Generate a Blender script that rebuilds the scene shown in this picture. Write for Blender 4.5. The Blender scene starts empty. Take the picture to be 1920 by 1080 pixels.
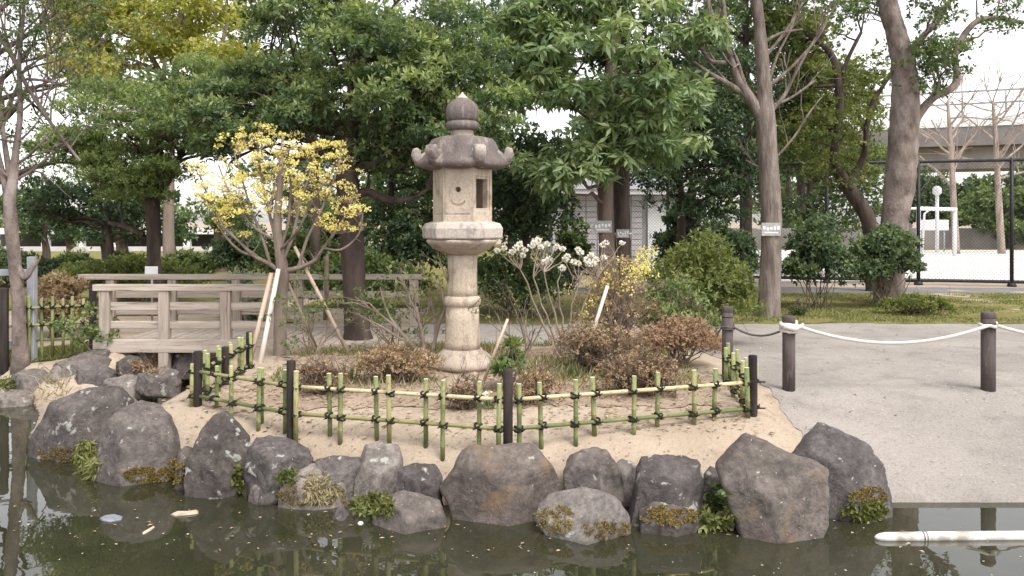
import bpy, bmesh, math, random
import numpy as np
from mathutils import Vector, Matrix
R = math.radians
PI = math.pi
# ------------------------------------------------------------------ camera, sky, sun, exposure
scene = bpy.context.scene
COL = scene.collection
F = 1600.0; HOR = 415.0; EYE = 1.6           # photograph's focal length in its own pixels, horizon row, eye height
cam = bpy.data.cameras.new('camera'); camo = bpy.data.objects.new('camera', cam); COL.objects.link(camo)
cam.sensor_width = 36; cam.lens = 36 * F / 1920; cam.shift_y = -(540 - HOR) / 1920
cam.clip_start = 0.05; cam.clip_end = 3000
camo.location = (0, 0, EYE); camo.rotation_euler = (R(90), 0, 0)
scene.camera = camo
SUN_EL, SUN_AZ = R(58), R(142)               # azimuth clockwise from +Y (view direction): behind the camera to the right
w = bpy.data.worlds.new('World'); scene.world = w; w.use_nodes = True
nt = w.node_tree; nt.nodes.clear()
sky = nt.nodes.new('ShaderNodeTexSky'); sky.sky_type = 'NISHITA'; sky.sun_disc = False
sky.sun_elevation = SUN_EL; sky.sun_rotation = SUN_AZ
sky.air_density = 1.0; sky.dust_density = 1.5; sky.ozone_density = 1.0
hs = nt.nodes.new('ShaderNodeHueSaturation'); hs.inputs['Saturation'].default_value = 0.18
tint = nt.nodes.new('ShaderNodeMix'); tint.data_type = 'RGBA'; tint.blend_type = 'MULTIPLY'; tint.inputs[0].default_value = 1.0
tint.inputs[7].default_value = (1.0, 0.965, 0.95, 1)
bg = nt.nodes.new('ShaderNodeBackground'); bg.inputs[1].default_value = 0.15
out = nt.nodes.new('ShaderNodeOutputWorld')
nt.links.new(sky.outputs[0], hs.inputs['Color']); nt.links.new(hs.outputs[0], tint.inputs[6])
nt.links.new(tint.outputs[2], bg.inputs[0]); nt.links.new(bg.outputs[0], out.inputs[0])
sl = bpy.data.lights.new('sun', 'SUN'); sl.energy = 1.4; sl.angle = R(25); sl.color = (1.0, 0.95, 0.88)
so = bpy.data.objects.new('sun', sl); COL.objects.link(so)
sd = Vector((math.sin(SUN_AZ) * math.cos(SUN_EL), math.cos(SUN_AZ) * math.cos(SUN_EL), math.sin(SUN_EL)))
so.rotation_euler = sd.to_track_quat('Z', 'Y').to_euler(); so.location = sd * 60
vs = scene.view_settings
vs.view_transform = 'Standard'; vs.look = 'None'; vs.gamma = 1.0; vs.use_curve_mapping = False
vs.exposure = 1.2
scene.cycles.max_bounces = 6; scene.cycles.diffuse_bounces = 3; scene.cycles.transmission_bounces = 4
scene.cycles.glossy_bounces = 3; scene.cycles.transparent_max_bounces = 4
scene.cycles.use_adaptive_sampling = True

# ------------------------------------------------------------------ helpers
rng = np.random.RandomState(7); random.seed(7)
def P(px, py, Y):
    return Vector(((px - 960) * Y / F, Y, EYE - (py - HOR) * Y / F))
def m_(px, Y): return px * Y / F             # pixels -> metres at distance Y
ORG = {}
def tag(o, label=None, cat=None, group=None, kind=None):
    if label: o['label'] = label
    if cat: o['category'] = cat
    if group: o['group'] = group
    if kind: o['kind'] = kind
    return o
def thing(name, loc, label, cat, group=None):
    o = bpy.data.objects.new(name, None); COL.objects.link(o)
    o.empty_display_size = 0.1; o.location = loc; ORG[o] = Vector(loc)
    return tag(o, label, cat, group)
def link_mesh(name, me, mats, parent, org):
    if not isinstance(mats, (list, tuple)): mats = [mats]
    for m in mats: me.materials.append(m)
    o = bpy.data.objects.new(name, me); COL.objects.link(o)
    if parent is not None:
        o.parent = parent; ORG[o] = org
    else:
        o.location = org; ORG[o] = Vector(org)
    return o
class MB:
    def __init__(s): s.v = []; s.f = []; s.m = []; s.sm = []
    def add(s, vs, fs, mi=0, smooth=True):
        b = len(s.v); s.v.extend([tuple(v) for v in vs])
        for f in fs: s.f.append(tuple(b + i for i in f)); s.m.append(mi); s.sm.append(smooth)
    def tube(s, pts, rad, n=8, mi=0, cap=True, capmi=None, wob=0, rg=None):
        pts = [Vector(p) for p in pts]
        if not hasattr(rad, '__len__'): rad = [rad] * len(pts)
        t = (pts[1] - pts[0]).normalized()
        u = t.orthogonal().normalized()
        vs = []
        for i, p in enumerate(pts):
            if i == 0: t2 = (pts[1] - pts[0])
            elif i == len(pts) - 1: t2 = (pts[i] - pts[i - 1])
            else: t2 = (pts[i + 1] - pts[i - 1])
            if t2.length < 1e-9: t2 = t
            t2 = t2.normalized(); q = t.rotation_difference(t2); u = q @ u; t = t2
            u = (u - t * u.dot(t)).normalized(); w = t.cross(u)
            for k in range(n):
                a = 2 * PI * k / n
                r = rad[i] * (1 + (wob * (rg.rand() - .5) if wob else 0))
                vs.append(p + (u * math.cos(a) + w * math.sin(a)) * r)
        fs = []
        for i in range(len(pts) - 1):
            for k in range(n):
                fs.append((i * n + k, i * n + (k + 1) % n, (i + 1) * n + (k + 1) % n, (i + 1) * n + k))
        s.add(vs, fs, mi)
        if cap:
            b = len(s.v) - len(vs); c = mi if capmi is None else capmi
            s.f.append(tuple(b + k for k in range(n))[::-1]); s.m.append(c); s.sm.append(False)
            e = b + (len(pts) - 1) * n
            s.f.append(tuple(e + k for k in range(n))); s.m.append(c); s.sm.append(False)
    def box(s, c, size, rz=0, mi=0, M=None):
        c = Vector(c); hx, hy, hz = [q / 2 for q in size]
        vs = []
        for z in (-hz, hz):
            for x, y in ((-hx, -hy), (hx, -hy), (hx, hy), (-hx, hy)):
                q = Vector((x, y, z))
                if M: q = M @ q
                else: q = Vector((x * math.cos(rz) - y * math.sin(rz), x * math.sin(rz) + y * math.cos(rz), z))
                vs.append(c + q)
        s.add(vs, [(3, 2, 1, 0), (4, 5, 6, 7), (0, 1, 5, 4), (1, 2, 6, 5), (2, 3, 7, 6), (3, 0, 4, 7)], mi, False)
    def loft(s, rings, mi=0, smooth=False, cap=True):
        n = len(rings[0]); vs = [p for r in rings for p in r]; fs = []
        for i in range(len(rings) - 1):
            for k in range(n):
                fs.append((i * n + k, i * n + (k + 1) % n, (i + 1) * n + (k + 1) % n, (i + 1) * n + k))
        b = len(s.v)
        s.add(vs, fs, mi, smooth)
        if cap:
            s.f.append(tuple(b + k for k in range(n))[::-1]); s.m.append(mi); s.sm.append(False)
            e = b + (len(rings) - 1) * n
            s.f.append(tuple(e + k for k in range(n))); s.m.append(mi); s.sm.append(False)
    def build(s, name, mats, parent=None, org=None, bevel=0):
        if parent is not None: org = ORG[parent]
        elif org is None:
            a = np.array(s.v); org = Vector((a[:, 0].mean(), a[:, 1].mean(), a[:, 2].min()))
        a = np.array(s.v, dtype=float) - np.array(org)
        me = bpy.data.meshes.new(name); me.from_pydata(a.tolist(), [], s.f)
        me.polygons.foreach_set('material_index', s.m); me.polygons.foreach_set('use_smooth', s.sm); me.update()
        o = link_mesh(name, me, mats, parent, Vector(org))
        if bevel:
            bv = o.modifiers.new('bevel', 'BEVEL'); bv.width = bevel; bv.segments = 2; bv.limit_method = 'ANGLE'; bv.angle_limit = R(35)
        return o
def norm(a): return a / np.maximum(np.linalg.norm(a, axis=1, keepdims=True), 1e-9)
def leaf_mesh(name, p, d, up, L, W, tone, mat, parent=None, fold=0.18, org=None, mid=0.45):
    """p base points, d axis, up rough normal; each leaf is two folded triangles with its own tone"""
    N = len(p); d = norm(d); sdir = norm(np.cross(d, up)); nn = np.cross(sdir, d)
    L = np.broadcast_to(np.asarray(L, float), (N,))[:, None]; W = np.broadcast_to(np.asarray(W, float), (N,))[:, None]
    if parent is not None: org = ORG[parent]
    elif org is None: org = Vector((p[:, 0].mean(), p[:, 1].mean(), p[:, 2].min()))
    v = np.empty((N, 4, 3))
    v[:, 0] = p; v[:, 2] = p + d * L
    v[:, 1] = p + d * L * mid + sdir * W * .5 + nn * W * fold
    v[:, 3] = p + d * L * mid - sdir * W * .5 + nn * W * fold
    v -= np.array(org)
    me = bpy.data.meshes.new(name)
    me.vertices.add(N * 4); me.vertices.foreach_set('co', v.reshape(-1))
    idx = np.arange(N)[:, None] * 4 + np.array([[0, 1, 2, 0, 2, 3]])
    me.loops.add(N * 6); me.loops.foreach_set('vertex_index', idx.reshape(-1).astype(np.int32))
    me.polygons.add(N * 2); me.polygons.foreach_set('loop_start', (np.arange(N * 2) * 3).astype(np.int32))
    me.polygons.foreach_set('loop_total', np.full(N * 2, 3, np.int32))
    at = me.attributes.new('tone', 'FLOAT', 'FACE'); at.data.foreach_set('value', np.repeat(np.clip(tone, 0, 1), 2).astype(np.float32))
    me.update(); me.validate()
    return link_mesh(name, me, mat, parent, Vector(org))
def rdir(rg, n):
    return norm(rg.normal(size=(n, 3)))

# ------------------------------------------------------------------ materials
def newmat(name):
    m = bpy.data.materials.new(name); m.use_nodes = True
    nt = m.node_tree; b = nt.nodes['Principled BSDF']
    return m, nt, b
def col(c): return (c[0], c[1], c[2], 1)
def noise(nt, scale, det=4, vec=None, rough=.55, dist=0):
    n = nt.nodes.new('ShaderNodeTexNoise'); n.inputs['Scale'].default_value = scale; n.inputs['Detail'].default_value = det
    n.inputs['Roughness'].default_value = rough; n.inputs['Distortion'].default_value = dist
    if vec: nt.links.new(vec, n.inputs['Vector'])
    return n.outputs[0]
def ramp(nt, fac, stops):
    r = nt.nodes.new('ShaderNodeValToRGB'); e = r.color_ramp.elements
    while len(e) < len(stops): e.new(0.5)
    for i, (p, c) in enumerate(stops): e[i].position = p; e[i].color = col(c)
    nt.links.new(fac, r.inputs[0]); return r.outputs[0]
def mixc(nt, fac, a, b, mode='MIX'):
    x = nt.nodes.new('ShaderNodeMix'); x.data_type = 'RGBA'; x.blend_type = mode
    for s, v in ((0, fac), (6, a), (7, b)):
        if isinstance(v, (int, float)): x.inputs[s].default_value = v
        elif isinstance(v, tuple): x.inputs[s].default_value = col(v)
        else: nt.links.new(v, x.inputs[s])
    return x.outputs[2]
def coords(nt, kind='Object', scale=(1, 1, 1), rnd=True):
    t = nt.nodes.new('ShaderNodeTexCoord'); mp = nt.nodes.new('ShaderNodeMapping'); mp.inputs['Scale'].default_value = scale
    nt.links.new(t.outputs[kind], mp.inputs[0])
    if rnd:
        oi = nt.nodes.new('ShaderNodeObjectInfo'); mu = nt.nodes.new('ShaderNodeMath'); mu.operation = 'MULTIPLY'; mu.inputs[1].default_value = 37.0
        nt.links.new(oi.outputs['Random'], mu.inputs[0]); nt.links.new(mu.outputs[0], mp.inputs['Location'])
    return mp.outputs[0]
def bump(nt, b, h, strength=.4, dist=.01):
    n = nt.nodes.new('ShaderNodeBump'); n.inputs['Strength'].default_value = strength; n.inputs['Distance'].default_value = dist
    nt.links.new(h, n.inputs['Height']); nt.links.new(n.outputs[0], b.inputs['Normal'])
def surf(name, c1, c2, scale=3, rough=.85, bs=20, bst=.4, bd=.01, c3=None, s3=30, stretch=(1, 1, 1), vary=0.0, thr=(.55, .7), kind='Object', spec=.3, lo=.35, hi=.65):
    m, nt, b = newmat(name); v = coords(nt, kind, stretch)
    c = ramp(nt, noise(nt, scale, 5, v), [(lo, c1), (hi, c2)])
    if c3: c = mixc(nt, ramp(nt, noise(nt, s3, 3, v), [(thr[0], (0, 0, 0)), (thr[1], (1, 1, 1))]), c, c3)
    if vary:
        oi = nt.nodes.new('ShaderNodeObjectInfo'); c = mixc(nt, ramp(nt, oi.outputs['Random'], [(0, (0, 0, 0)), (1, (vary,) * 3)]), c, (.02, .02, .02))
    nt.links.new(c, b.inputs['Base Color']); b.inputs['Roughness'].default_value = rough; b.inputs['Specular IOR Level'].default_value = spec
    bump(nt, b, noise(nt, bs, 6, v, .65), bst, bd)
    return m
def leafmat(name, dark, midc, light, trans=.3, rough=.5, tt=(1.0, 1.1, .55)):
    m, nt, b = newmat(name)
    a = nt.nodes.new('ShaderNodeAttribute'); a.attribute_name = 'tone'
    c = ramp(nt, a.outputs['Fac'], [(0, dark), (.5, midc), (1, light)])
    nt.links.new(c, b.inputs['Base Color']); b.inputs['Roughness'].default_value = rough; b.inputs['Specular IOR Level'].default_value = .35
    t = nt.nodes.new('ShaderNodeBsdfTranslucent'); nt.links.new(mixc(nt, 1.0, c, tt, 'MULTIPLY'), t.inputs[0])
    mx = nt.nodes.new('ShaderNodeMixShader'); mx.inputs[0].default_value = trans
    nt.links.new(b.outputs[0], mx.inputs[1]); nt.links.new(t.outputs[0], mx.inputs[2])
    nt.links.new(mx.outputs[0], nt.nodes['Material Output'].inputs[0])
    return m
def bark(name, c1, c2, rough=.9, s=6, st=(1, 1, .25), b=.8, bd=.03, c3=None):
    return surf(name, c1, c2, s, rough, s * 3, b, bd, c3=c3, s3=s * .8, stretch=st, thr=(.5, .75))
def stone_mat(name, c1, c2, lichen=(.36, .36, .33), la=.66, rust=None, sc=2.2):
    m, nt, b = newmat(name); v = coords(nt)
    c = ramp(nt, noise(nt, sc, 6, v, .6, .4), [(.3, c1), (.7, c2)])
    c = mixc(nt, ramp(nt, noise(nt, 22, 4, v, .7), [(.35, (.55,) * 3), (.7, (1.25,) * 3)]), (0, 0, 0), c) if False else mixc(nt, 1.0, c, ramp(nt, noise(nt, 26, 5, v, .75), [(.3, (.42, .42, .43)), (.68, (1, 1, 1))]), 'MULTIPLY')
    c = mixc(nt, 1.0, c, ramp(nt, noise(nt, 7, 6, v, .7, .8), [(.35, (.6, .6, .61)), (.6, (1, 1, 1))]), 'MULTIPLY')
    if rust: c = mixc(nt, ramp(nt, noise(nt, 3.1, 3, v, .5, .6), [(.56, (0, 0, 0)), (.72, (.75, .75, .75))]), c, rust)
    oi = nt.nodes.new('ShaderNodeObjectInfo')
    c = mixc(nt, 1.0, c, ramp(nt, oi.outputs['Random'], [(0, (.70, .70, .72)), (.35, (1, .99, .98)), (.7, (1.0, .955, .91)), (1, (.84, .84, .86))]), 'MULTIPLY')
    lf = ramp(nt, noise(nt, 9, 3, v, .55, .3), [(la, (0, 0, 0)), (la + .05, (1, 1, 1))])
    c = mixc(nt, lf, c, lichen)
    lf2 = ramp(nt, noise(nt, 38, 1, v), [(.74, (0, 0, 0)), (.80, (.7, .7, .7))])
    c = mixc(nt, lf2, c, (.55, .53, .5))
    nt.links.new(c, b.inputs['Base Color']); b.inputs['Roughness'].default_value = .78; b.inputs['Specular IOR Level'].default_value = .35
    h1 = noise(nt, 7, 10, v, .72, .5)
    vo = nt.nodes.new('ShaderNodeTexVoronoi'); vo.feature = 'DISTANCE_TO_EDGE'; vo.inputs['Scale'].default_value = 4.5
    wv = nt.nodes.new('ShaderNodeVectorMath'); wv.operation = 'ADD'; nz_ = nt.nodes.new('ShaderNodeTexNoise'); nz_.inputs['Scale'].default_value = 3
    nt.links.new(v, nz_.inputs['Vector']); nt.links.new(nz_.outputs['Color'], wv.inputs[0]); nt.links.new(v, wv.inputs[1]); nt.links.new(wv.outputs[0], vo.inputs['Vector'])
    ck = ramp(nt, vo.outputs['Distance'], [(0, (0, 0, 0)), (.035, (1, 1, 1))])
    hm = nt.nodes.new('ShaderNodeMath'); hm.operation = 'MULTIPLY_ADD'; hm.inputs[1].default_value = .03
    nt.links.new(ck, hm.inputs[0]); nt.links.new(h1, hm.inputs[2])
    bump(nt, b, hm.outputs[0], .75, .045)
    return m
M = {}
M['rock'] = stone_mat('rock_grey', (.125, .109, .102), (.315, .279, .26))
M['rock_dark'] = stone_mat('rock_dark', (.066, .057, .054), (.235, .206, .192), la=.61)
M['rock_rust'] = stone_mat('rock_rust', (.125, .107, .097), (.30, .26, .236), rust=(.25, .165, .095), la=.70)
M['rock_pale'] = stone_mat('rock_pale', (.21, .184, .165), (.45, .40, .36), la=.64)
def ground_mat(name, c1, c2, c3, sc=1.2, grain=160, dark=.5):
    m, nt, b = newmat(name); v = coords(nt, 'Object', rnd=False)
    c = ramp(nt, noise(nt, sc, 6, v, .6, .3), [(.32, c1), (.68, c2)])
    c = mixc(nt, ramp(nt, noise(nt, sc * 4.3, 5, v, .65), [(.5, (0, 0, 0)), (.72, (.8, .8, .8))]), c, c3)
    c = mixc(nt, 1.0, c, ramp(nt, noise(nt, grain, 2, v, .7), [(.3, (dark,) * 3), (.6, (1, 1, 1))]), 'MULTIPLY')
    nt.links.new(c, b.inputs['Base Color']); b.inputs['Roughness'].default_value = .95; b.inputs['Specular IOR Level'].default_value = .15
    bump(nt, b, noise(nt, 30, 8, v, .7), .55, .02)
    return m
M['soil'] = ground_mat('soil_sand', (.37, .298, .226), (.49, .405, .315), (.28, .225, .17), 1.1, 60, .82)
M['path'] = ground_mat('path_gravel', (.27, .245, .222), (.395, .36, .328), (.22, .20, .18), .55, 55, .76)
M['bed'] = ground_mat('bed_soil', (.32, .245, .18), (.45, .355, .27), (.20, .15, .11), 2.2, 60, .6)
M['lawn'] = ground_mat('lawn_moss', (.15, .155, .045), (.27, .24, .085), (.30, .23, .15), 1.3, 70, .5)
M['field'] = ground_mat('field_sand', (.62, .60, .58), (.70, .68, .66), (.58, .56, .54), .2, 40, .9)
M['asphalt'] = ground_mat('path_far', (.17, .17, .175), (.25, .25, .25), (.2, .2, .2), 1, 60, .7)
def water_mat():
    m, nt, b = newmat('pond_water'); v = coords(nt, 'Object', (1, 1.0, 1), rnd=False)
    c = ramp(nt, noise(nt, .8, 5, v, .55, .5), [(.3, (.021, .023, .012)), (.7, (.046, .044, .027))])
    nt.links.new(c, b.inputs['Base Color']); b.inputs['Roughness'].default_value = .015; b.inputs['IOR'].default_value = 1.45
    b.inputs['Specular IOR Level'].default_value = .8
    bump(nt, b, noise(nt, 2.6, 3, v, .5), .05, .03)
    return m
M['water'] = water_mat()
M['bamboo'] = None
def bamboo_mat(name, a, bb, cc):
    m, nt, b = newmat(name); v = coords(nt, 'Object', (1, 1, .35))
    oi = nt.nodes.new('ShaderNodeObjectInfo')
    base = ramp(nt, oi.outputs['Random'], [(0, a), (.55, bb), (1, cc)])
    c = mixc(nt, ramp(nt, noise(nt, 14, 4, v), [(.42, (0, 0, 0)), (.75, (.55, .55, .55))]), base, (.42, .36, .17))
    c = mixc(nt, ramp(nt, noise(nt, 60, 3, v), [(.54, (0, 0, 0)), (.70, (.75, .75, .75))]), c, (.10, .095, .05))
    nt.links.new(c, b.inputs['Base Color']); b.inputs['Roughness'].default_value = .6; b.inputs['Specular IOR Level'].default_value = .3
    bump(nt, b, noise(nt, 40, 3, v), .25, .004)
    return m
M['bamboo'] = bamboo_mat('bamboo_green', (.115, .16, .055), (.175, .215, .08), (.27, .26, .11))
M['bamboo_pale'] = bamboo_mat('bamboo_bleached', (.58, .47, .27), (.66, .56, .36), (.60, .50, .30))
M['bamboo_cut'] = surf('bamboo_cut', (.62, .60, .42), (.72, .68, .5), 30, .8)
M['cord'] = surf('black_cord', (.010, .010, .010), (.03, .028, .025), 50, .9, 200, .5, .004)
M['burnt'] = surf('charred_post', (.014, .011, .010), (.045, .034, .030), 14, .8, 40, .7, .01, stretch=(1, 1, .15))
M['bollard'] = surf('bollard_brown', (.060, .046, .044), (.105, .082, .078), 18, .7, 60, .4, .006, stretch=(1, 1, .15), c3=(.16, .14, .13), s3=25, thr=(.62, .74))
M['rope'] = surf('white_rope', (.55, .51, .46), (.72, .68, .63), 60, .9, 220, .8, .006)
M['chain'] = surf('dark_rope', (.07, .06, .055), (.13, .11, .10), 50, .8, 200, .6, .004)
def lantern_mat(name, a, bb, stain, st=(.52, .68), st2=(.58, .7)):
    m, nt, b = newmat(name); v = coords(nt, 'Object', (1, 1, .7), rnd=False)
    c = ramp(nt, noise(nt, 3.0, 6, v, .6, .3), [(.3, a), (.7, bb)])
    c = mixc(nt, ramp(nt, noise(nt, 4.5, 6, v, .65, .5), [(st[0], (0, 0, 0)), (st[1], (.85, .85, .85))]), c, stain)
    vs_ = coords(nt, 'Object', (14, 14, 1.1), rnd=False)
    c = mixc(nt, ramp(nt, noise(nt, 1.0, 4, vs_, .6), [(.54, (0, 0, 0)), (.70, (.6, .6, .6))]), c, stain)
    c = mixc(nt, 1.0, c, ramp(nt, noise(nt, 70, 4, v, .75), [(.3, (.66, .65, .64)), (.65, (1, 1, 1))]), 'MULTIPLY')
    nt.links.new(c, b.inputs['Base Color']); b.inputs['Roughness'].default_value = .9; b.inputs['Specular IOR Level'].default_value = .2
    bump(nt, b, noise(nt, 16, 10, v, .75), .8, .02)
    return m
M['granite'] = lantern_mat('granite_warm', (.56, .465, .365), (.66, .565, .46), (.30, .24, .185), (.50, .66))
M['granite_grey'] = lantern_mat('granite_weathered', (.13, .108, .104), (.225, .19, .178), (.42, .36, .32), (.60, .73))
M['granite_mid'] = lantern_mat('granite_mid', (.44, .365, .30), (.56, .475, .40), (.22, .18, .15))
M['granite_worn'] = lantern_mat('granite_worn', (.53, .47, .41), (.64, .58, .52), (.24, .20, .175), (.53, .68))
M['granite_scroll'] = lantern_mat('granite_scroll', (.30, .255, .23), (.58, .52, .47), (.17, .14, .13), (.50, .62))
M['timber'] = surf('grey_timber', (.37, .315, .265), (.54, .465, .40), 5, .85, 30, .6, .008, stretch=(.25, 4, 4), c3=(.15, .12, .10), s3=9, thr=(.58, .72))
M['timber_v'] = surf('grey_timber_post', (.32, .27, .225), (.48, .41, .35), 7, .85, 30, .6, .008, stretch=(4, 4, .25), c3=(.14, .11, .09), s3=9, thr=(.58, .72))
M['bark_dark'] = bark('bark_dark', (.036, .026, .022), (.095, .070, .060), c3=(.13, .10, .085))
M['bark_brown'] = bark('bark_brown', (.09, .065, .05), (.19, .14, .115), c3=(.22, .17, .145))
M['bark_grey'] = bark('bark_grey', (.115, .09, .078), (.29, .235, .205), s=5, st=(1, 1, .55), b=1.0, bd=.04, c3=(.36, .31, .28))
M['bark_pale'] = bark('bark_pale', (.23, .18, .15), (.36, .29, .24), c3=(.45, .38, .32))
M['bark_blossom'] = bark('bark_blossom', (.15, .115, .095), (.28, .225, .19), c3=(.34, .28, .24))
M['bark_ginkgo'] = bark('bark_ginkgo', (.14, .11, .095), (.30, .25, .218), s=9, st=(1, 1, .22), b=1.0, bd=.04, c3=(.11, .085, .072))
M['twig'] = surf('twig_pale', (.20, .155, .12), (.33, .265, .21), 8, .9)
M['twig_brown'] = surf('twig_brown', (.10, .075, .055), (.20, .15, .11), 8, .9)
M['stake'] = surf('cut_pole', (.44, .34, .25), (.58, .47, .37), 6, .8, 30, .3, .004, stretch=(1, 1, .2), c3=(.30, .22, .16), s3=8)
M['stake_white'] = surf('bleached_pole', (.62, .54, .48), (.74, .67, .62), 6, .8, 30, .3, .004, stretch=(1, 1, .2))
M['white'] = surf('white_paint', (.72, .72, .72), (.80, .80, .80), 4, .5, 20, .1, .003)
M['pvc'] = surf('white_pipe', (.66, .63, .60), (.76, .74, .71), 4, .4, 20, .1, .003, c3=(.36, .33, .28), s3=9, thr=(.50, .66))
M['steel_black'] = surf('black_steel', (.012, .012, .014), (.03, .03, .033), 10, .5, 30, .1, .002)
M['wet_leaf'] = surf('wet_leaf', (.17, .18, .21), (.26, .27, .31), 30, .6)
M['steel_grey'] = surf('grey_steel', (.30, .31, .34), (.40, .41, .44), 6, .55, 30, .1, .002)
M['concrete'] = surf('concrete', (.37, .335, .31), (.47, .435, .41), .8, .9, 6, .3, .02, c3=(.30, .27, .25), s3=1.5)
M['concrete_dark'] = surf('concrete_dark', (.17, .155, .15), (.24, .22, .21), .8, .9, 6, .3, .02)
M['wall_white'] = surf('wall_white', (.52, .50, .50), (.60, .58, .58), 1.5, .7, 20, .1, .004, vary=.12)
M['roof_grey'] = surf('roof_grey', (.27, .27, .28), (.36, .36, .37), 2, .7, 20, .2, .004)
M['dark'] = surf('dark_interior', (.012, .011, .01), (.02, .018, .016), 5, .9)
M['plate'] = surf('plate_grey', (.30, .29, .28), (.42, .41, .40), 12, .5, 40, .2, .003)
M['orange'] = surf('orange_plastic', (.50, .12, .06), (.60, .16, .09), 6, .5)
# foliage
M['leaf_broad'] = leafmat('leaf_broad', (.050, .085, .052), (.135, .200, .095), (.38, .44, .18), .42)
M['leaf_lance'] = leafmat('leaf_lance', (.070, .115, .060), (.18, .26, .125), (.37, .44, .22), .38, .36)
M['leaf_layer'] = leafmat('leaf_layer', (.100, .150, .065), (.22, .295, .12), (.38, .43, .17), .45)
M['leaf_yellow'] = leafmat('leaf_yellowgreen', (.28, .30, .085), (.46, .46, .13), (.60, .56, .20), .5)
M['leaf_dark'] = leafmat('leaf_dark', (.032, .056, .038), (.076, .122, .066), (.185, .24, .11), .35)
M['leaf_mid'] = leafmat('leaf_mid', (.055, .088, .038), (.125, .18, .070), (.25, .31, .115), .38)
M['leaf_lit'] = leafmat('leaf_litgreen', (.08, .11, .032), (.175, .205, .060), (.29, .30, .10), .4)
M['leaf_red'] = leafmat('leaf_azalea', (.17, .11, .072), (.34, .21, .14), (.48, .33, .23))
M['leaf_brown'] = leafmat('leaf_brown', (.21, .145, .09), (.39, .265, .165), (.53, .40, .26))
M['leaf_grass'] = leafmat('leaf_grass', (.09, .115, .032), (.17, .195, .060), (.30, .30, .11), .3)
M['leaf_straw'] = leafmat('leaf_straw', (.20, .16, .085), (.34, .29, .16), (.48, .42, .26), .3)
M['leaf_moss'] = leafmat('leaf_moss', (.11, .075, .028), (.20, .145, .045), (.33, .25, .075), .2)
M['leaf_silver'] = leafmat('leaf_silver', (.13, .17, .10), (.25, .30, .20), (.46, .50, .40), .2)
M['petal_yellow'] = leafmat('petal_yellow', (.80, .67, .13), (.90, .80, .27), (.95, .89, .50), .35, tt=(1, 1, .8))
M['petal_white'] = leafmat('petal_white', (.80, .72, .55), (.90, .87, .78), (.94, .93, .89), .3, tt=(1, 1, .95))
M['litter'] = leafmat('leaf_litter', (.16, .10, .055), (.34, .24, .14), (.58, .47, .33), .1)
M['fleck'] = leafmat('floating_fleck', (.30, .27, .20), (.52, .47, .38), (.72, .68, .60), .1)

# ------------------------------------------------------------------ ground, path, water
WZ = -0.46
SH = np.array([(-60, 10.4), (-6.4, 10.3), (-5.6, 9.9), (-5.0, 9.0), (-4.6, 8.1), (-4.2, 7.65), (-3.4, 7.15), (-2.5, 6.80), (-1.9, 6.62), (-1.3, 6.36),
               (-.4, 6.18), (.5, 6.08), (1.5, 6.1), (2.3, 6.2), (2.7, 6.25), (60, 6.25)])
def sstep(x, a, b):
    t = np.clip((x - a) / (b - a), 0, 1); return t * t * (3 - 2 * t)
def gz(X, Y):
    X = np.asarray(X, float); Y = np.asarray(Y, float)
    s = Y - np.interp(X, SH[:, 0], SH[:, 1])
    isl = WZ + .47 * (1 - np.exp(-np.maximum(s, 0) / .23)) + .05 * sstep(s, 1.0, 3.0) * (1 - sstep(s, 4, 6))
    pth = WZ + .03 + .43 * sstep(s * .5 + .95, .95, 1.9) * 1.0
    pth = WZ + .03 + .43 * np.clip(s / 1.9, 0, 1) ** .85
    k = sstep(X, 2.08, 2.45)
    k = np.where(Y > 10.2, np.maximum(k, sstep(Y, 10.2, 11.0)), k)
    z = isl * (1 - k) + pth * k
    ch = np.exp(-((X + 4.05) / .55) ** 4) * sstep(Y, 8.6, 9.4) * (1 - sstep(Y, 14, 15))   # the stream under the bridge
    z = z - ch * .72
    lb = (1 - sstep(X, -3.75, -3.0)) * (1 - sstep(Y, 9.6, 10.6))
    z = z * (1 - lb) + (WZ + (z - WZ) * .22) * lb
    z = z + .010 * np.sin(X * 17 + 2 * np.sin(Y * 9)) * np.sin(Y * 21 + 2 * np.sin(X * 7)) * np.clip(s - .3, 0, 1) * (1 - k)
    z = z + .012 * np.sin(X * 3.1 + Y * 1.7) * np.sin(X * 1.3 - Y * 2.3) * np.clip(s, 0, 1)
    return np.where(s < 0, np.maximum(WZ - .03 + s * 1.5, -1.1), z)
def g(x, y): return float(gz(x, y))
def grid_sheet(name, xs2d, ys2d, mat, dz=0.0, zf=None, label=None):
    nx, ny = xs2d.shape
    z = (gz(xs2d, ys2d) if zf is None else zf(xs2d, ys2d)) + dz
    v = np.stack([xs2d, ys2d, z], -1).reshape(-1, 3)
    i = np.arange(nx - 1)[:, None] * ny + np.arange(ny - 1)[None, :]
    f = np.stack([i, i + ny, i + ny + 1, i + 1], -1).reshape(-1, 4)
    me = bpy.data.meshes.new(name); me.from_pydata(v.tolist(), [], f.tolist())
    me.polygons.foreach_set('use_smooth', np.ones(len(f), bool)); me.update(); me.materials.append(mat)
    o = bpy.data.objects.new(name, me); COL.objects.link(o); o['kind'] = 'structure'
    return o
xs = np.concatenate([[-900, -300, -120, -60, -30, -18, -12], np.arange(-9, 9.01, .09), [12, 18, 30, 60, 120, 300, 900]])
ys = np.concatenate([[-60, -20, 0, 3], np.arange(4.6, 15, .09), [16, 18, 22, 30, 45, 70, 120, 300, 1200]])
gx, gy = np.meshgrid(xs, ys, indexing='ij')
grid_sheet('ground', gx, gy, M['soil'])
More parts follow.
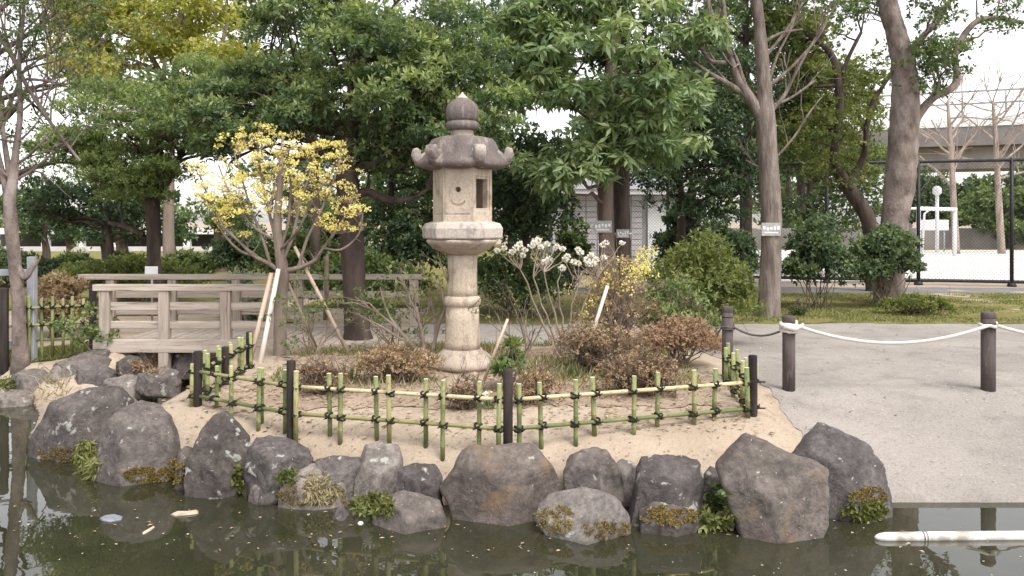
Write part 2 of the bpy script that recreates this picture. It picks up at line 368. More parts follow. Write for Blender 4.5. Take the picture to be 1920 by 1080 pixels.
def row_sheet(name, y0, y1, ny, xl, xr, nx, mat, dz, edge=0.0, sd=1):
    """rows from y0 to y1; xl(y), xr(y) give the side edges"""
    rg = np.random.RandomState(sd)
    yy = np.linspace(y0, y1, ny); t = np.linspace(0, 1, nx)
    a = np.array([xl(y) for y in yy]) + edge * (rg.rand(ny) - .5); b = np.array([xr(y) for y in yy])
    X = a[None, :] + (b - a)[None, :] * t[:, None]; Y = np.repeat(yy[None, :], nx, 0)
    if edge:
        Y = Y.copy(); Y[:, 0] += edge * (rg.rand(nx) - .5); Y[:, -1] += edge * (rg.rand(nx) - .5)
    return grid_sheet(name, X, Y, mat, dz)
PL = np.array([(6.25, 2.74), (6.8, 2.50), (7.4, 2.42), (9.5, 2.5), (10.3, 2.3), (10.9, .6), (11.2, -1.4), (13.3, -1.6)])
row_sheet('path', 6.2, 13.3, 90, lambda y: np.interp(y, PL[:, 0], PL[:, 1]), lambda y: 26, 260, M['path'], .006, .05)
row_sheet('lawn', 13.3, 18.9, 40, lambda y: -1.5, lambda y: 26, 120, M['lawn'], .010, .16)
row_sheet('rear_path', 18.95, 20.6, 8, lambda y: 1, lambda y: 26, 20, M['asphalt'], .008)
row_sheet('sports_field', 22.5, 47, 12, lambda y: 4.2, lambda y: 60, 12, M['field'], .010)
row_sheet('field_verge', 47.1, 110, 8, lambda y: 2, lambda y: 110, 8, M['lawn'], .010)
row_sheet('bank_lawn', 10.55, 11.6, 20, lambda y: -9, lambda y: -5.6, 40, M['lawn'], .010, .15)
row_sheet('far_lawn', 14.6, 60, 40, lambda y: -60, lambda y: -.5 + (y - 14.6) * .08, 40, M['lawn'], .012, .3)
row_sheet('planting_bed', 7.3, 10.4, 50, lambda y: -2.5 + .1 * math.sin(y * 3), lambda y: 1.85 + .06 * math.sin(y * 4), 80, M['bed'], .006, .12)
wx, wy = np.meshgrid(np.linspace(-20, 20, 3), np.linspace(-30, 15, 3), indexing='ij')
wo = grid_sheet('pond_water', wx, wy, M['water'], zf=lambda a, b: a * 0 + WZ)
# ------------------------------------------------------------------ rocks
from mathutils import noise as mn
def rock(pts, label, mat='rock', zc=WZ, depth=None, Y=None, sink=.14, seed=0, boxy=.8, rough=1.0, facets=6, top=.74, tops=None, name='rock', group=None):
    """pts: outline in photograph pixels; bottom row gives the distance of its foot"""
    rg = np.random.RandomState(seed + 11)
    pts = np.array(pts, float)
    yb = pts[:, 1].max(); wpx = np.ptp(pts[:, 0])
    if Y is None: Y = F * (EYE - zc) / (yb - HOR)
    D = depth if depth else np.clip(m_(wpx, Y) * .75, .14, .55)
    Yc = Y + D * .5
    q = np.stack([(pts[:, 0] - 960) * Yc / F, EYE - (pts[:, 1] - HOR) * Yc / F], 1)
    q[:, 1] = np.where(q[:, 1] < zc + .07, q[:, 1] - sink, q[:, 1])
    c = np.array([(q[:, 0].min() + q[:, 0].max()) / 2, q[:, 1].min() * .5 + q[:, 1].max() * .5])
    # radius of the outline by angle: ray cast against the polygon
    na = 180; rad = np.zeros(na); n = len(q)
    for i in range(na):
        a = 2 * PI * i / na; d = np.array([math.cos(a), math.sin(a)]); best = 0
        for k in range(n):
            p1 = q[k] - c; p2 = q[(k + 1) % n] - c; e = p2 - p1
            den = d[0] * e[1] - d[1] * e[0]
            if abs(den) < 1e-9: continue
            t = (p1[0] * e[1] - p1[1] * e[0]) / den; u = (p1[0] * d[1] - p1[1] * d[0]) / den
            if t > 0 and -1e-6 <= u <= 1 + 1e-6: best = max(best, t)
        rad[i] = best
    ok = rad > 0
    rad = np.interp(np.arange(na), np.arange(na)[ok], rad[ok])
    bm = bmesh.new(); bmesh.ops.create_icosphere(bm, subdivisions=5, radius=1.0)
    planes = []
    def pl(x, y, z, h): planes.append((Vector((x, y, z)).normalized(), h))
    skew = rg.normal() * .22
    pl(-.62 + skew + rg.normal() * .12, -.78, rg.normal() * .14, .60 + .12 * rg.rand()); pl(.62 + skew + rg.normal() * .12, -.78, rg.normal() * .14, .60 + .12 * rg.rand())
    pl(*((rg.normal() * .16, -.34 - .18 * rg.rand(), .92, top + .08 * rg.rand()) if not tops else (tops[0], -tops[1], math.sqrt(max(.05, 1 - tops[1] ** 2 - tops[0] ** 2)), tops[2]))); pl(rg.normal() * .5, -.75, .6, .80 + .1 * rg.rand())
    pl(rg.normal() * .4, -.8, -.5, .84 + .1 * rg.rand()); pl(rg.normal() * .3, .9, .3, .8)
    for i in range(facets):
        d = rg.normal(size=3); d[1] = -abs(d[1]) - .2; d /= np.linalg.norm(d); pl(d[0], d[1], d[2], .84 + .14 * rg.rand())
    off = Vector(rg.rand(3) * 50)
    size = max(np.ptp(q[:, 0]), np.ptp(q[:, 1]))
    hw_, hh_ = np.ptp(q[:, 0]) / 2, np.ptp(q[:, 1]) / 2
    for v in bm.verts:
        p = v.co.copy()
        h = math.hypot(p.x, p.z); a = math.atan2(p.z, p.x) % (2 * PI)
        f = a / (2 * PI) * na; i0 = int(f) % na; r = rad[i0] * (1 - (f - int(f))) + rad[(i0 + 1) % na] * (f - int(f))
        hx = h ** boxy; yy = math.copysign(abs(p.y) ** boxy, p.y)
        u_ = Vector((math.cos(a) * r * hx / hw_, yy, math.sin(a) * r * hx / hh_))
        for d, h in planes:
            k = u_.dot(d)
            if k > h: u_ -= d * (k - h) * .985
        x = c[0] + u_.x * hw_; z = c[1] + u_.z * hh_; y = Yc + u_.y * D * .5 + (z - c[1]) * .18
        w = Vector((x, y, z))
        ns = mn.fractal(w * (3.0 / max(size, .2)) + off, 1.0, 2.0, 4) * .030 * size * rough
        ns += (abs(mn.noise(w * (7.0 / max(size, .2)) + off)) - .25) * .030 * size * rough
        ns += mn.fractal(w * 22 + off, .9, 2.1, 3) * .005 * rough
        dv = Vector((x - c[0], (y - Yc) * 1.3, z - c[1]))
        v.co = w + dv.normalized() * ns
    org = Vector((c[0], Yc, q[:, 1].min()))
    for v in bm.verts: v.co -= org
    me = bpy.data.meshes.new(name); bm.to_mesh(me); bm.free()
    me.polygons.foreach_set('use_smooth', np.ones(len(me.polygons), bool))
    o = link_mesh(name, me, M[mat], None, org)
    return tag(o, label, 'rock', group)
RG = 'rocks edging the pond'
rock([(50, 868), (56, 830), (75, 790), (95, 752), (130, 736), (175, 728), (215, 732), (240, 752), (236, 790), (215, 830), (180, 858), (120, 870)],
     'large dark rounded boulder furthest left at the pond edge', 'rock_dark', seed=1, group=RG)
rock([(172, 908), (169, 880), (183, 845), (194, 800), (213, 772), (248, 755), (287, 764), (312, 785), (327, 820), (334, 850), (325, 885), (290, 905), (230, 913)],
     'smooth domed grey boulder left of the pointed rock', 'rock', seed=2, rough=.6, group=RG)
rock([(350, 918), (350, 860), (370, 810), (393, 786), (415, 777), (440, 795), (464, 820), (470, 850), (458, 905), (430, 932), (380, 937)],
     'pointed dark boulder with pale lichen below the fence corner', 'rock_dark', seed=3, group=RG)
rock([(453, 915), (453, 850), (470, 827), (500, 821), (545, 828), (577, 845), (584, 872), (566, 890), (535, 897), (510, 908), (470, 925)],
     'craggy dark rock with a cracked face beside the pointed boulder', 'rock_dark', zc=-.36, seed=4, rough=1.4, depth=.38, group=RG)
rock([(328, 905), (332, 850), (342, 836), (356, 842), (362, 905)], 'small dark stone wedged between the domed and pointed boulders', 'rock_dark', zc=-.40, seed=31, depth=.2, group=RG)
rock([(464, 948), (466, 905), (485, 897), (512, 904), (510, 946)], 'small upright block at the water under the craggy rock', 'rock_rust', seed=5, depth=.16, group=RG)
rock([(578, 925), (580, 866), (620, 860), (668, 863), (682, 880), (680, 930)], 'flat grey slab set back behind the straw covered stone', 'rock', zc=-.38, seed=6, boxy=.5, depth=.28, group=RG)
rock([(515, 950), (525, 912), (552, 888), (590, 876), (628, 884), (648, 910), (658, 940), (640, 958), (560, 960)], 'low mossy stone half covered in dry straw', 'rock_pale', seed=7, depth=.34, group=RG)
rock([(600, 977), (612, 960), (635, 947), (668, 950), (684, 966), (678, 979)], 'very low stone just breaking the water left of centre', 'rock', seed=8, depth=.22, group=RG)
rock([(664, 938), (667, 872), (676, 842), (710, 836), (744, 840), (752, 872), (756, 935)], 'square cut block with a pale flat top', 'rock_pale', zc=-.40, seed=9, tops=(.0, .42, .66), boxy=.45, rough=.5, depth=.36, group=RG)
rock([(737, 915), (745, 882), (775, 873), (815, 876), (828, 895), (830, 930), (800, 943), (765, 930)], 'dark speckled rock wedged above the low half sunk stone', 'rock_dark', zc=-.34, seed=10, depth=.3, group=RG)
rock([(693, 996), (697, 965), (722, 940), (752, 925), (790, 932), (825, 945), (842, 972), (836, 998), (760, 1004)], 'low half sunk stone left of the largest boulder', 'rock', seed=11, rough=.8, depth=.38, group=RG)
rock([(866, 988), (842, 945), (821, 912), (849, 880), (861, 850), (884, 838), (920, 843), (960, 835), (997, 837), (1016, 855), (1041, 880), (1056, 915), (1046, 945), (1012, 972), (985, 988), (920, 990)],
     'largest smooth brown grey boulder below the central fence post', 'rock_rust', seed=12, tops=(.08, .42, .76), rough=.55, depth=.5, group=RG)
rock([(1062, 928), (1056, 890), (1066, 860), (1090, 846), (1118, 840), (1142, 848), (1160, 880), (1172, 915), (1160, 930), (1110, 932)],
     'rounded rock resting on the low stone right of the largest boulder', 'rock', zc=-.30, seed=13, depth=.36, rough=.8, group=RG)
rock([(1148, 918), (1152, 872), (1168, 862), (1190, 868), (1197, 885), (1184, 915)], 'small stone tucked behind the rounded rock', 'rock_pale', zc=-.30, seed=14, depth=.2, group=RG)
rock([(1003, 978), (1008, 950), (1030, 935), (1075, 922), (1100, 921), (1122, 924), (1160, 940), (1180, 965), (1194, 992), (1172, 1012), (1130, 1022), (1090, 1012), (1040, 992)],
     'low wide stone with a pale sloping top at the waterline', 'rock_pale', seed=15, tops=(-.25, .60, .52), depth=.42, group=RG)
rock([(1172, 968), (1180, 935), (1196, 890), (1206, 866), (1235, 861), (1290, 862), (1318, 868), (1324, 905), (1318, 950), (1260, 965)],
     'boxy dark rock with white lichen flecks and flat top', 'rock_dark', zc=-.36, seed=16, tops=(.05, .42, .70), boxy=.5, depth=.4, rough=.9, group=RG)
rock([(1195, 1004), (1200, 965), (1230, 946), (1280, 950), (1308, 965), (1312, 1000), (1260, 1010)], 'dark wet stone under the boxy lichen flecked rock', 'rock_dark', seed=17, depth=.3, group=RG)
rock([(1318, 928), (1322, 892), (1335, 878), (1352, 884), (1358, 920), (1345, 935)], 'small dark stone beside the large angular boulder', 'rock_dark', zc=-.34, seed=18, depth=.2, group=RG)
rock([(1398, 1018), (1378, 975), (1357, 915), (1346, 882), (1374, 850), (1408, 820), (1450, 838), (1492, 858), (1530, 864), (1556, 882), (1550, 930), (1545, 972), (1518, 1000), (1508, 1019), (1450, 1022)],
     'large angular boulder in front at the right end of the row', 'rock_rust', seed=19, tops=(.05, .58, .60), boxy=.62, rough=.55, depth=.5, group=RG)
rock([(1495, 978), (1492, 900), (1486, 830), (1508, 806), (1545, 798), (1585, 812), (1630, 835), (1655, 870), (1668, 930), (1660, 968), (1600, 980)],
     'dark boulder at far right beside the path edge', 'rock', seed=20, tops=(-.1, .5, .66), boxy=.65, rough=.7, depth=.5, group=RG)
rock([(1522, 1003), (1530, 990), (1560, 983), (1598, 990), (1604, 1003)], 'flat little stone in the water under the far right boulder', 'rock_pale', seed=21, depth=.18, group=RG)
LG_ = 'rocks by the stream at left'
for i, (pts, lab, mt, zc) in enumerate([
    ([(0, 765), (-20, 745), (10, 732), (45, 733), (60, 745), (52, 766)], 'flat pale slab in the water at the left picture edge', 'rock_pale', WZ),
    ([(14, 742), (18, 706), (40, 692), (70, 694), (92, 708), (94, 740)], 'low brown rock on the bank left of the wedge stone', 'rock', -.42),
    ([(84, 738), (90, 700), (104, 682), (122, 686), (130, 736)], 'upright wedge shaped stone on the left bank', 'rock_pale', -.40),
    ([(124, 732), (128, 702), (150, 686), (188, 685), (212, 700), (217, 728), (175, 736)], 'round grey stone in the middle of the left heap', 'rock', -.36),
    ([(96, 704), (105, 682), (140, 664), (180, 664), (208, 678), (210, 702)], 'long sloping slab lying on top of the left heap', 'rock', -.2),
    ([(150, 684), (156, 662), (180, 652), (202, 656), (212, 676)], 'topmost rounded stone of the left heap', 'rock_dark', -.12),
    ([(190, 734), (198, 712), (235, 705), (268, 712), (272, 732)], 'low pale stone at the foot of the left heap', 'rock_pale', -.30),
    ([(212, 714), (218, 680), (236, 666), (258, 672), (264, 700), (250, 716)], 'dark shadowed rock beside the stream mouth', 'rock_dark', -.28),
    ([(236, 682), (242, 658), (272, 648), (306, 652), (320, 676)], 'grey rock under the bridge railing', 'rock', -.15),
    ([(318, 690), (324, 660), (345, 650), (368, 660), (372, 690)], 'dark rock below the right end of the bridge railing', 'rock_dark', -.2),
    ([(250, 724), (262, 700), (300, 690), (334, 698), (336, 722)], 'flat pale stone on the sand near the fence corner', 'rock_pale', -.22),
    ([(122, 750), (132, 732), (190, 727), (250, 732), (262, 748)], 'long flat pale ledge behind the large dark boulder', 'rock_pale', -.30)]):
    rock(pts, lab, mt, zc=zc, seed=40 + i, boxy=.7, rough=1.1, group=LG_)

# ------------------------------------------------------------------ stone lantern
LY = 9.0; LX = (867 - 960) * LY / F; U = LY / F; LB = g(LX, LY)
def lz(py): return EYE - (py - HOR) * U
lan = thing('stone_lantern', (LX, LY, LB), 'tall carved granite lantern with curled hexagonal roof standing behind the bamboo fence', 'stone lantern')
PHI = R(-6)
def hexr(r, z, k=0.0, n=6, ph=0.0):
    return [Vector((LX + r * math.sin(2 * PI * i / n + R(30) + PHI + ph), LY - r * math.cos(2 * PI * i / n + R(30) + PHI + ph), z)) for i in range(n)]
def lathe(rz, n=48, mod=None):
    rings = []
    for r, z in rz:
        rings.append([Vector((LX + r * (mod(a, r, z) if mod else 1) * math.cos(a), LY + r * (mod(a, r, z) if mod else 1) * math.sin(a), z)) for a in [2 * PI * k / n for k in range(n)]])
    return rings
def sub_noise(o, amp=.006, sc=9, lev=2):
    sbm = o.modifiers.new('sub', 'SUBSURF'); sbm.subdivision_type = 'SIMPLE'; sbm.levels = lev; sbm.render_levels = lev
# base
b = MB(); b.loft([hexr(64 * U, LB - .12), hexr(64 * U, lz(693)), hexr(60 * U, lz(686))]); b.build('plinth', M['granite_mid'], lan, bevel=.012)
b = MB(); b.loft(lathe([(56 * U, lz(688)), (61 * U, lz(683)), (58 * U, lz(675)), (48 * U, lz(664)), (38 * U, lz(657)), (36 * U, lz(653))], 72, lambda a, r, z: 1 + .035 * abs(math.sin(4 * a))), smooth=True); b.build('lotus_base', M['granite_mid'], lan)
# shaft
b = MB(); b.loft(lathe([(34 * U, lz(654)), (33 * U, lz(640)), (31.5 * U, lz(600)), (31 * U, lz(573))]), smooth=True); b.build('lower_shaft', M['granite'], lan)
b = MB(); b.loft(lathe([(30 * U, lz(574)), (33.5 * U, lz(571)), (35 * U, lz(564)), (33.5 * U, lz(557)), (29 * U, lz(554))]), smooth=True); b.build('shaft_ring', M['granite'], lan)
b = MB(); b.loft(lathe([(29 * U, lz(556)), (28 * U, lz(540)), (27.5 * U, lz(505)), (28 * U, lz(474))]), smooth=True); b.build('upper_shaft', M['granite'], lan)
# lotus bracket and platform
b = MB(); b.loft(lathe([(31 * U, lz(477)), (37 * U, lz(474)), (50 * U, lz(466)), (61 * U, lz(457)), (65 * U, lz(452)), (63 * U, lz(449)), (50 * U, lz(447))], 96, lambda a, r, z: 1 + (.05 * abs(math.sin(6 * a)) if r > 40 * U else 0)), smooth=True); b.build('lotus_bracket', M['granite_mid'], lan)
b = MB(); b.loft([hexr(70 * U, lz(448)), hexr(76 * U, lz(446)), hexr(77 * U, lz(428)), hexr(72 * U, lz(419)), hexr(58 * U, lz(415.5))]); b.build('platform', M['granite_worn'], lan, bevel=.010)
# fire box: hollow hexagon with a window, a round hole and a crescent cut in
RB = 56 * U
def solid(m, name):
    me = bpy.data.meshes.new(name); me.from_pydata([tuple(v) for v in m.v], [], m.f); me.update()
    bm = bmesh.new(); bm.from_mesh(me); bmesh.ops.recalc_face_normals(bm, faces=bm.faces); bm.to_mesh(me); bm.free()
    o = bpy.data.objects.new(name, me); COL.objects.link(o); return o
b = MB(); b.loft([hexr(RB, lz(417)), hexr(RB, lz(316))]); body = solid(b, 'body')
cut = []
b = MB(); b.loft([hexr(RB * .72, lz(413)), hexr(RB * .72, lz(320))]); cut.append(solid(b, 'c'))
def face_frame(k):      # k=0 front, 1 right ...
    a = PHI + 2 * PI * k / 6
    nrm = Vector((math.sin(a), -math.cos(a), 0)); tan = Vector((math.cos(a), math.sin(a), 0))
    return Vector((LX, LY, 0)) + nrm * RB * math.cos(PI / 6), nrm, tan
def prism_on(k, pts, out_, inn):
    c, nr, tn = face_frame(k); m = MB()
    m.loft([[c + tn * x + Vector((0, 0, z)) + nr * out_ for x, z in pts], [c + tn * x + Vector((0, 0, z)) - nr * inn for x, z in pts]]); return m
circ = [(5 * U * math.cos(t), lz(357) + 5 * U * math.sin(t)) for t in np.linspace(0, 2 * PI, 16, endpoint=False)]
cut.append(solid(prism_on(0, circ, .05, .2), 'c'))
cr = [(13 * U * math.cos(t), lz(377) + 13 * U * math.sin(t)) for t in np.linspace(PI, 2 * PI, 14)] + [(12 * U * math.cos(t), lz(376) + 7.5 * U * math.sin(t)) for t in np.linspace(2 * PI, PI, 14)[1:-1]]
cut.append(solid(prism_on(0, cr, .05, .012), 'c'))
hw = RB / 2
def rect(x0, x1, y0, y1): return [(x0, lz(y1)), (x1, lz(y1)), (x1, lz(y0)), (x0, lz(y0))]
for k in (1, 4):
    cut.append(solid(prism_on(k, rect(-hw * .78, hw * .78, 332, 396), .05, .012), 'c'))
    cut.append(solid(prism_on(k, rect(-hw * .60, hw * .60, 337, 391), .08, .25), 'c'))
for k in (0, 2, 5):
    cut.append(solid(prism_on(k, rect(-hw * .82, hw * .82, 401, 404), .05, .006), 'c'))
for c_ in cut:
    bo = body.modifiers.new('b', 'BOOLEAN'); bo.operation = 'DIFFERENCE'; bo.object = c_; bo.solver = 'EXACT'
dg = bpy.context.evaluated_depsgraph_get(); dg.update()
me = bpy.data.meshes.new_from_object(body.evaluated_get(dg)); me.name = 'fire_box'
for o in cut + [body]: bpy.data.objects.remove(o)
me.transform(Matrix.Translation(-Vector((LX, LY, LB))))
fb = link_mesh('fire_box', me, M['granite'], lan, Vector((LX, LY, LB)))
bv = fb.modifiers.new('bevel', 'BEVEL'); bv.width = .005; bv.segments = 2; bv.limit_method = 'ANGLE'; bv.angle_limit = R(50)
# roof
def roof_r(a, t):
    # a measured so that corners sit at multiples of 60 degrees
    c = abs(math.cos(3 * a)) ** 6 if math.cos(3 * a) > 0 else 0
    return c
rings = []
prof = [(0, 257, .0), (26, 256.5, 0), (44, 258, .08), (55, 262, .2), (60, 269, .3), (63, 279, .4), (66, 289, .6), (71, 297, .8), (77, 303, 1), (80, 309, 1), (78, 315, 1), (66, 318.5, .8), (52, 319, .5), (0, 319, 0)]
for r, y, hxf in prof[1:-1]:
    ring = []
    for k in range(120):
        a = 2 * PI * k / 120; c = max(0, math.cos(6 * a)) ** 3
        rr = r * (1 + .16 * hxf * c); yy = y - 6 * hxf * c
        ang = a + PHI + R(30)
        ring.append(Vector((LX + rr * U * math.sin(ang), LY - rr * U * math.cos(ang), lz(yy))))
    rings.append(ring)
b = MB(); b.loft(rings[::-1], smooth=True); roof = b.build('roof', M['granite_grey'], lan)
for k in range(6):
    ang = 2 * PI * k / 6 + PHI + R(30); rd = Vector((math.sin(ang), -math.cos(ang), 0)); sd_ = Vector((math.cos(ang), math.sin(ang), 0))
    path = [(52, 275), (60, 284), (69, 294), (78, 299), (85, 296), (88, 289), (86.5, 282.5), (83, 279.5)]
    th = [4, 7, 9.5, 10.5, 10, 9.5, 8, 4]
    b = MB(); rings = []
    for i, (r, y) in enumerate(path):
        c = Vector((LX, LY, lz(y))) + rd * r * U
        p0 = path[max(i - 1, 0)]; p1 = path[min(i + 1, len(path) - 1)]
        tx, tz = (p1[0] - p0[0]), -(p1[1] - p0[1]); l = math.hypot(tx, tz); nx, nz = -tz / l, tx / l
        w_ = (8 + 1.6 * min(i, 4)) * U * .78; h_ = th[i] * U
        ring = []
        for q in range(16):
            a = 2 * PI * q / 16; cx = math.copysign(abs(math.cos(a)) ** .6, math.cos(a)) * w_; cy = math.copysign(abs(math.sin(a)) ** .6, math.sin(a)) * h_
            # two carved grooves along the scroll
            if math.sin(a) > .3 and abs(cx) < w_ * .75: cy *= .88 + .12 * abs(math.cos(3 * PI * cx / w_))
            ring.append(c + sd_ * cx + (rd * nx + Vector((0, 0, nz))) * cy)
        rings.append(ring)
    b.loft(rings, smooth=True); b.build('roof_scroll', M['granite_scroll'], lan)
# finial
b = MB(); b.loft(lathe([(22 * U, lz(259)), (23 * U, lz(256)), (21 * U, lz(250)), (22 * U, lz(244))]), smooth=True); b.build('finial_neck', M['granite_mid'], lan)
b = MB(); b.loft(lathe([(24 * U, lz(245)), (30 * U, lz(242)), (32 * U, lz(236)), (30 * U, lz(230)), (26 * U, lz(227))]), smooth=True); b.build('finial_ring', M['granite_grey'], lan)
b = MB(); b.loft(lathe([(26 * U, lz(228)), (30 * U, lz(223)), (31.5 * U, lz(214)), (31 * U, lz(205)), (27.5 * U, lz(197)), (20 * U, lz(190)), (12.5 * U, lz(185))]), smooth=True, cap=True); jw = b.build('finial_jewel', M['granite_grey'], lan)
b = MB(); b.loft(lathe([(14.5 * U, lz(187)), (9 * U, lz(182)), (4.5 * U, lz(177.5)), (1.2 * U, lz(173))]), smooth=True); b.build('finial_tip', M['granite_worn'], lan)

# ------------------------------------------------------------------ bamboo fences
def bamboo_mesh(name, r, L, nodes, seed, capmat=True, n=12):
    rg = np.random.RandomState(seed); m = MB(); zs = []; rs = []
    ks = np.sort(np.linspace(0, 1, nodes + 2)[1:-1] + (rg.rand(nodes) - .5) * .3 / (nodes + 1))
    stops = [0]
    for k in ks: stops += [k - .012 / L * 1, k - .004 / L, k + .004 / L, k + .012 / L]
    stops.append(1)
    for i, s_ in enumerate(stops):
        zs.append(s_ * L); j = (i - 1) % 4
        rs.append(r * ((1.0 if j in (0, 3) else 1.09) if 0 < i < len(stops) - 1 else 1.0))
    m.tube([(0, 0, z) for z in zs], rs, n, 0, True, 1)
    me = bpy.data.meshes.new(name); me.from_pydata(m.v, [], m.f); me.polygons.foreach_set('material_index', m.m); me.polygons.foreach_set('use_smooth', m.sm); me.update()
    return me
PK = []
for s in range(6):
    me = bamboo_mesh('picket', .0175 + .0035 * rng.rand(), 1.0, rng.randint(1, 4), s); me.materials.append(M['bamboo']); me.materials.append(M['bamboo_cut']); PK.append(me)
def knot_mesh():
    m = MB(); rg = np.random.RandomState(5)
    for s in (-1, 1):                                    # two crossed loops round the joint and two loose ends
        m.tube([(.026 * math.cos(t), .040 * math.sin(t), .019 * s * math.cos(t)) for t in np.linspace(0, 2 * PI, 13)], .0085, 5, cap=False)
    m.tube([(.0, -.040, 0), (.014, -.052, .010), (.026, -.055, .018)], [.007, .005, .003], 5)
    m.tube([(.0, -.040, 0), (-.015, -.052, .003), (-.030, -.056, -.004)], [.007, .005, .003], 5)
    me = bpy.data.meshes.new('cord_knot'); me.from_pydata(m.v, [], m.f); me.polygons.foreach_set('use_smooth', m.sm); me.update(); me.materials.append(M['cord'])
    return me
KN = knot_mesh()
def child(name, me, parent, loc, rot=(0, 0, 0), scale=(1, 1, 1)):
    o = bpy.data.objects.new(name, me); COL.objects.link(o); o.parent = parent
    o.location = Vector(loc) - ORG[parent]; o.rotation_euler = rot; o.scale = scale; ORG[o] = ORG[parent]
    return o
def post(parent, x, y, ztop, r=.036, name='post'):
    zb = g(x, y) - .15; m = MB()
    m.tube([(x, y, zb), (x, y, zb + .1), (x, y, (zb + ztop) / 2), (x, y, ztop - .008), (x, y, ztop)], [r, r, r * 1.0, r, r * .86], 14)
    return m.build(name, M['burnt'], parent)
def rail(parent, p0, p1, r, mat, seed):
    p0 = Vector(p0); p1 = Vector(p1); d = p1 - p0
    me = bamboo_mesh('rail', r, d.length, max(2, int(d.length / .32)), seed); me.materials.append(M[mat]); me.materials.append(M['bamboo_cut'])
    return child('rail', me, parent, p0, d.to_track_quat('Z', 'Y').to_euler())
def run(parent, A, B, pick, z_up, z_lo, up_mat, seed, lo_mat='bamboo', ztop=None, side=-1):
    """one panel between posts A and B (x,y); pick: fractions or (px, topy) for the pickets"""
    A = Vector((A[0], A[1], 0)); B = Vector((B[0], B[1], 0)); d = (B - A); nrm = Vector((d.y, -d.x, 0)).normalized()
    if nrm.y > 0 and abs(nrm.y) > .3: nrm = -nrm
    rg = np.random.RandomState(seed); yaw = math.atan2(d.y, d.x)
    for z, mt, i in ((z_up, up_mat, 0), (z_lo, lo_mat, 1)):
        za = z[0] if isinstance(z, tuple) else z; zb = z[1] if isinstance(z, tuple) else z
        rail(parent, A + Vector((0, 0, za)), B + Vector((0, 0, zb)), .0155, mt, seed * 7 + i)
    for k, pk in enumerate(pick):
        if isinstance(pk, tuple):
            px, ty = pk; u = (px - 960) / F      # solve A+t d on the ray of that column
            t = (u * A.y - A.x) / (d.x - u * d.y)
        else: t, ty = pk, None
        c = A + d * t; off = nrm * (.036 if k % 2 == 0 else -.036)
        x, y = c.x + off.x, c.y + off.y
        zt = EYE - (ty - HOR) * y / F if ty else (z_up if not isinstance(z_up, tuple) else z_up[0] + (z_up[1] - z_up[0]) * t) + .10 + .04 * rg.rand()
        zb = g(x, y) - .08
        child('picket', PK[rg.randint(6)], parent, (x, y, zb), (rg.normal() * .012, rg.normal() * .016, rg.rand() * 6), (1, 1, zt - zb))
        for z in (z_up, z_lo):
            zz = z if not isinstance(z, tuple) else z[0] + (z[1] - z[0]) * t
            child('cord_knot', KN, parent, (c.x + off.x * .45, c.y + off.y * .45, zz), (0, rg.rand() * .5 - .25 + (PI if rg.rand() > .5 else 0), yaw + (rg.rand() - .5) * .4))
pC = (-.03, 6.3); pL = (-1.765, 6.82); pK = (-2.76, 7.5); pB1 = (-2.79, 8.3); pB2 = (-2.80, 9.1); pR = (1.975, 7.0); pQ = (2.10, 8.5)
fen = thing('bamboo_fence', (pC[0], pC[1], g(*pC)), 'low green bamboo lattice fence with black posts curving round the lantern garden', 'fence')
for p, ty in ((pC, 692), (pL, 676), (pK, 658), (pB1, 650), (pB2, 622), (pR, 666)):
    post(fen, p[0], p[1], EYE - (ty - HOR) * p[1] / F)
zU = .281; zL = .065
run(fen, pL, pC, [(559, 695), (615, 699), (642, 700), (703, 706), (734, 703), (795, 710), (833, 712), (895, 716), (936, 719)], zU, zL, 'bamboo_pale', 1)
run(fen, pC, pR, [(971, 720), (1019, 717), (1076, 712), (1119, 707), (1184, 705), (1236, 698), (1297, 694), (1343, 691), (1398, 689)], zU, zL, 'bamboo_pale', 2)
run(fen, pK, pL, [(366, 682), (399, 686), (440, 686), (484, 690), (491, 690), (528, 693)], zU, zL, 'bamboo', 3)
run(fen, pK, pB1, [.16, .38, .6, .85], zU, zL, 'bamboo', 4)
run(fen, pB1, pB2, [.12, .32, .52, .72, .92], zU, zL, 'bamboo', 5)
run(fen, pR, pQ, [.05, .19, .33, .47, .61, .75, .89], zU, zL, 'bamboo', 6)
for z in (zU, zL):      # rail ends sticking out past the corner post
    m = MB(); m.tube([(pR[0], pR[1], z), (pR[0] + .10, pR[1] - .01, z + .004)], .007, 6); m.build('cord_end', M['cord'], fen)
# far left fence
fl = thing('bamboo_fence', (-5.2, 10.6, g(-5.2, 10.6)), 'far small bamboo lattice fence at the left end of the timber bridge', 'fence')
fa = (P(52, 600, 10.6).x, 10.6); fb_ = (P(174, 600, 10.9).x, 10.9)
post(fl, fb_[0], fb_[1], EYE - (532 - HOR) * 10.9 / F, .045); post(fl, P(8, 0, 10.4).x, 10.4, EYE - (540 - HOR) * 10.4 / F, .05)
run(fl, (P(8, 0, 10.4).x, 10.4), fb_, [.12, .26, (55, 555), (79, 560), (98, 556), (119, 560), (134, 556), (155, 560)], EYE - (575 - HOR) * 10.7 / F, EYE - (607 - HOR) * 10.7 / F, 'bamboo', 9)
rail(fl, (fa[0], fa[1], EYE - (638 - HOR) * 10.6 / F), (fb_[0], fb_[1], EYE - (634 - HOR) * 10.9 / F), .016, 'bamboo', 77)

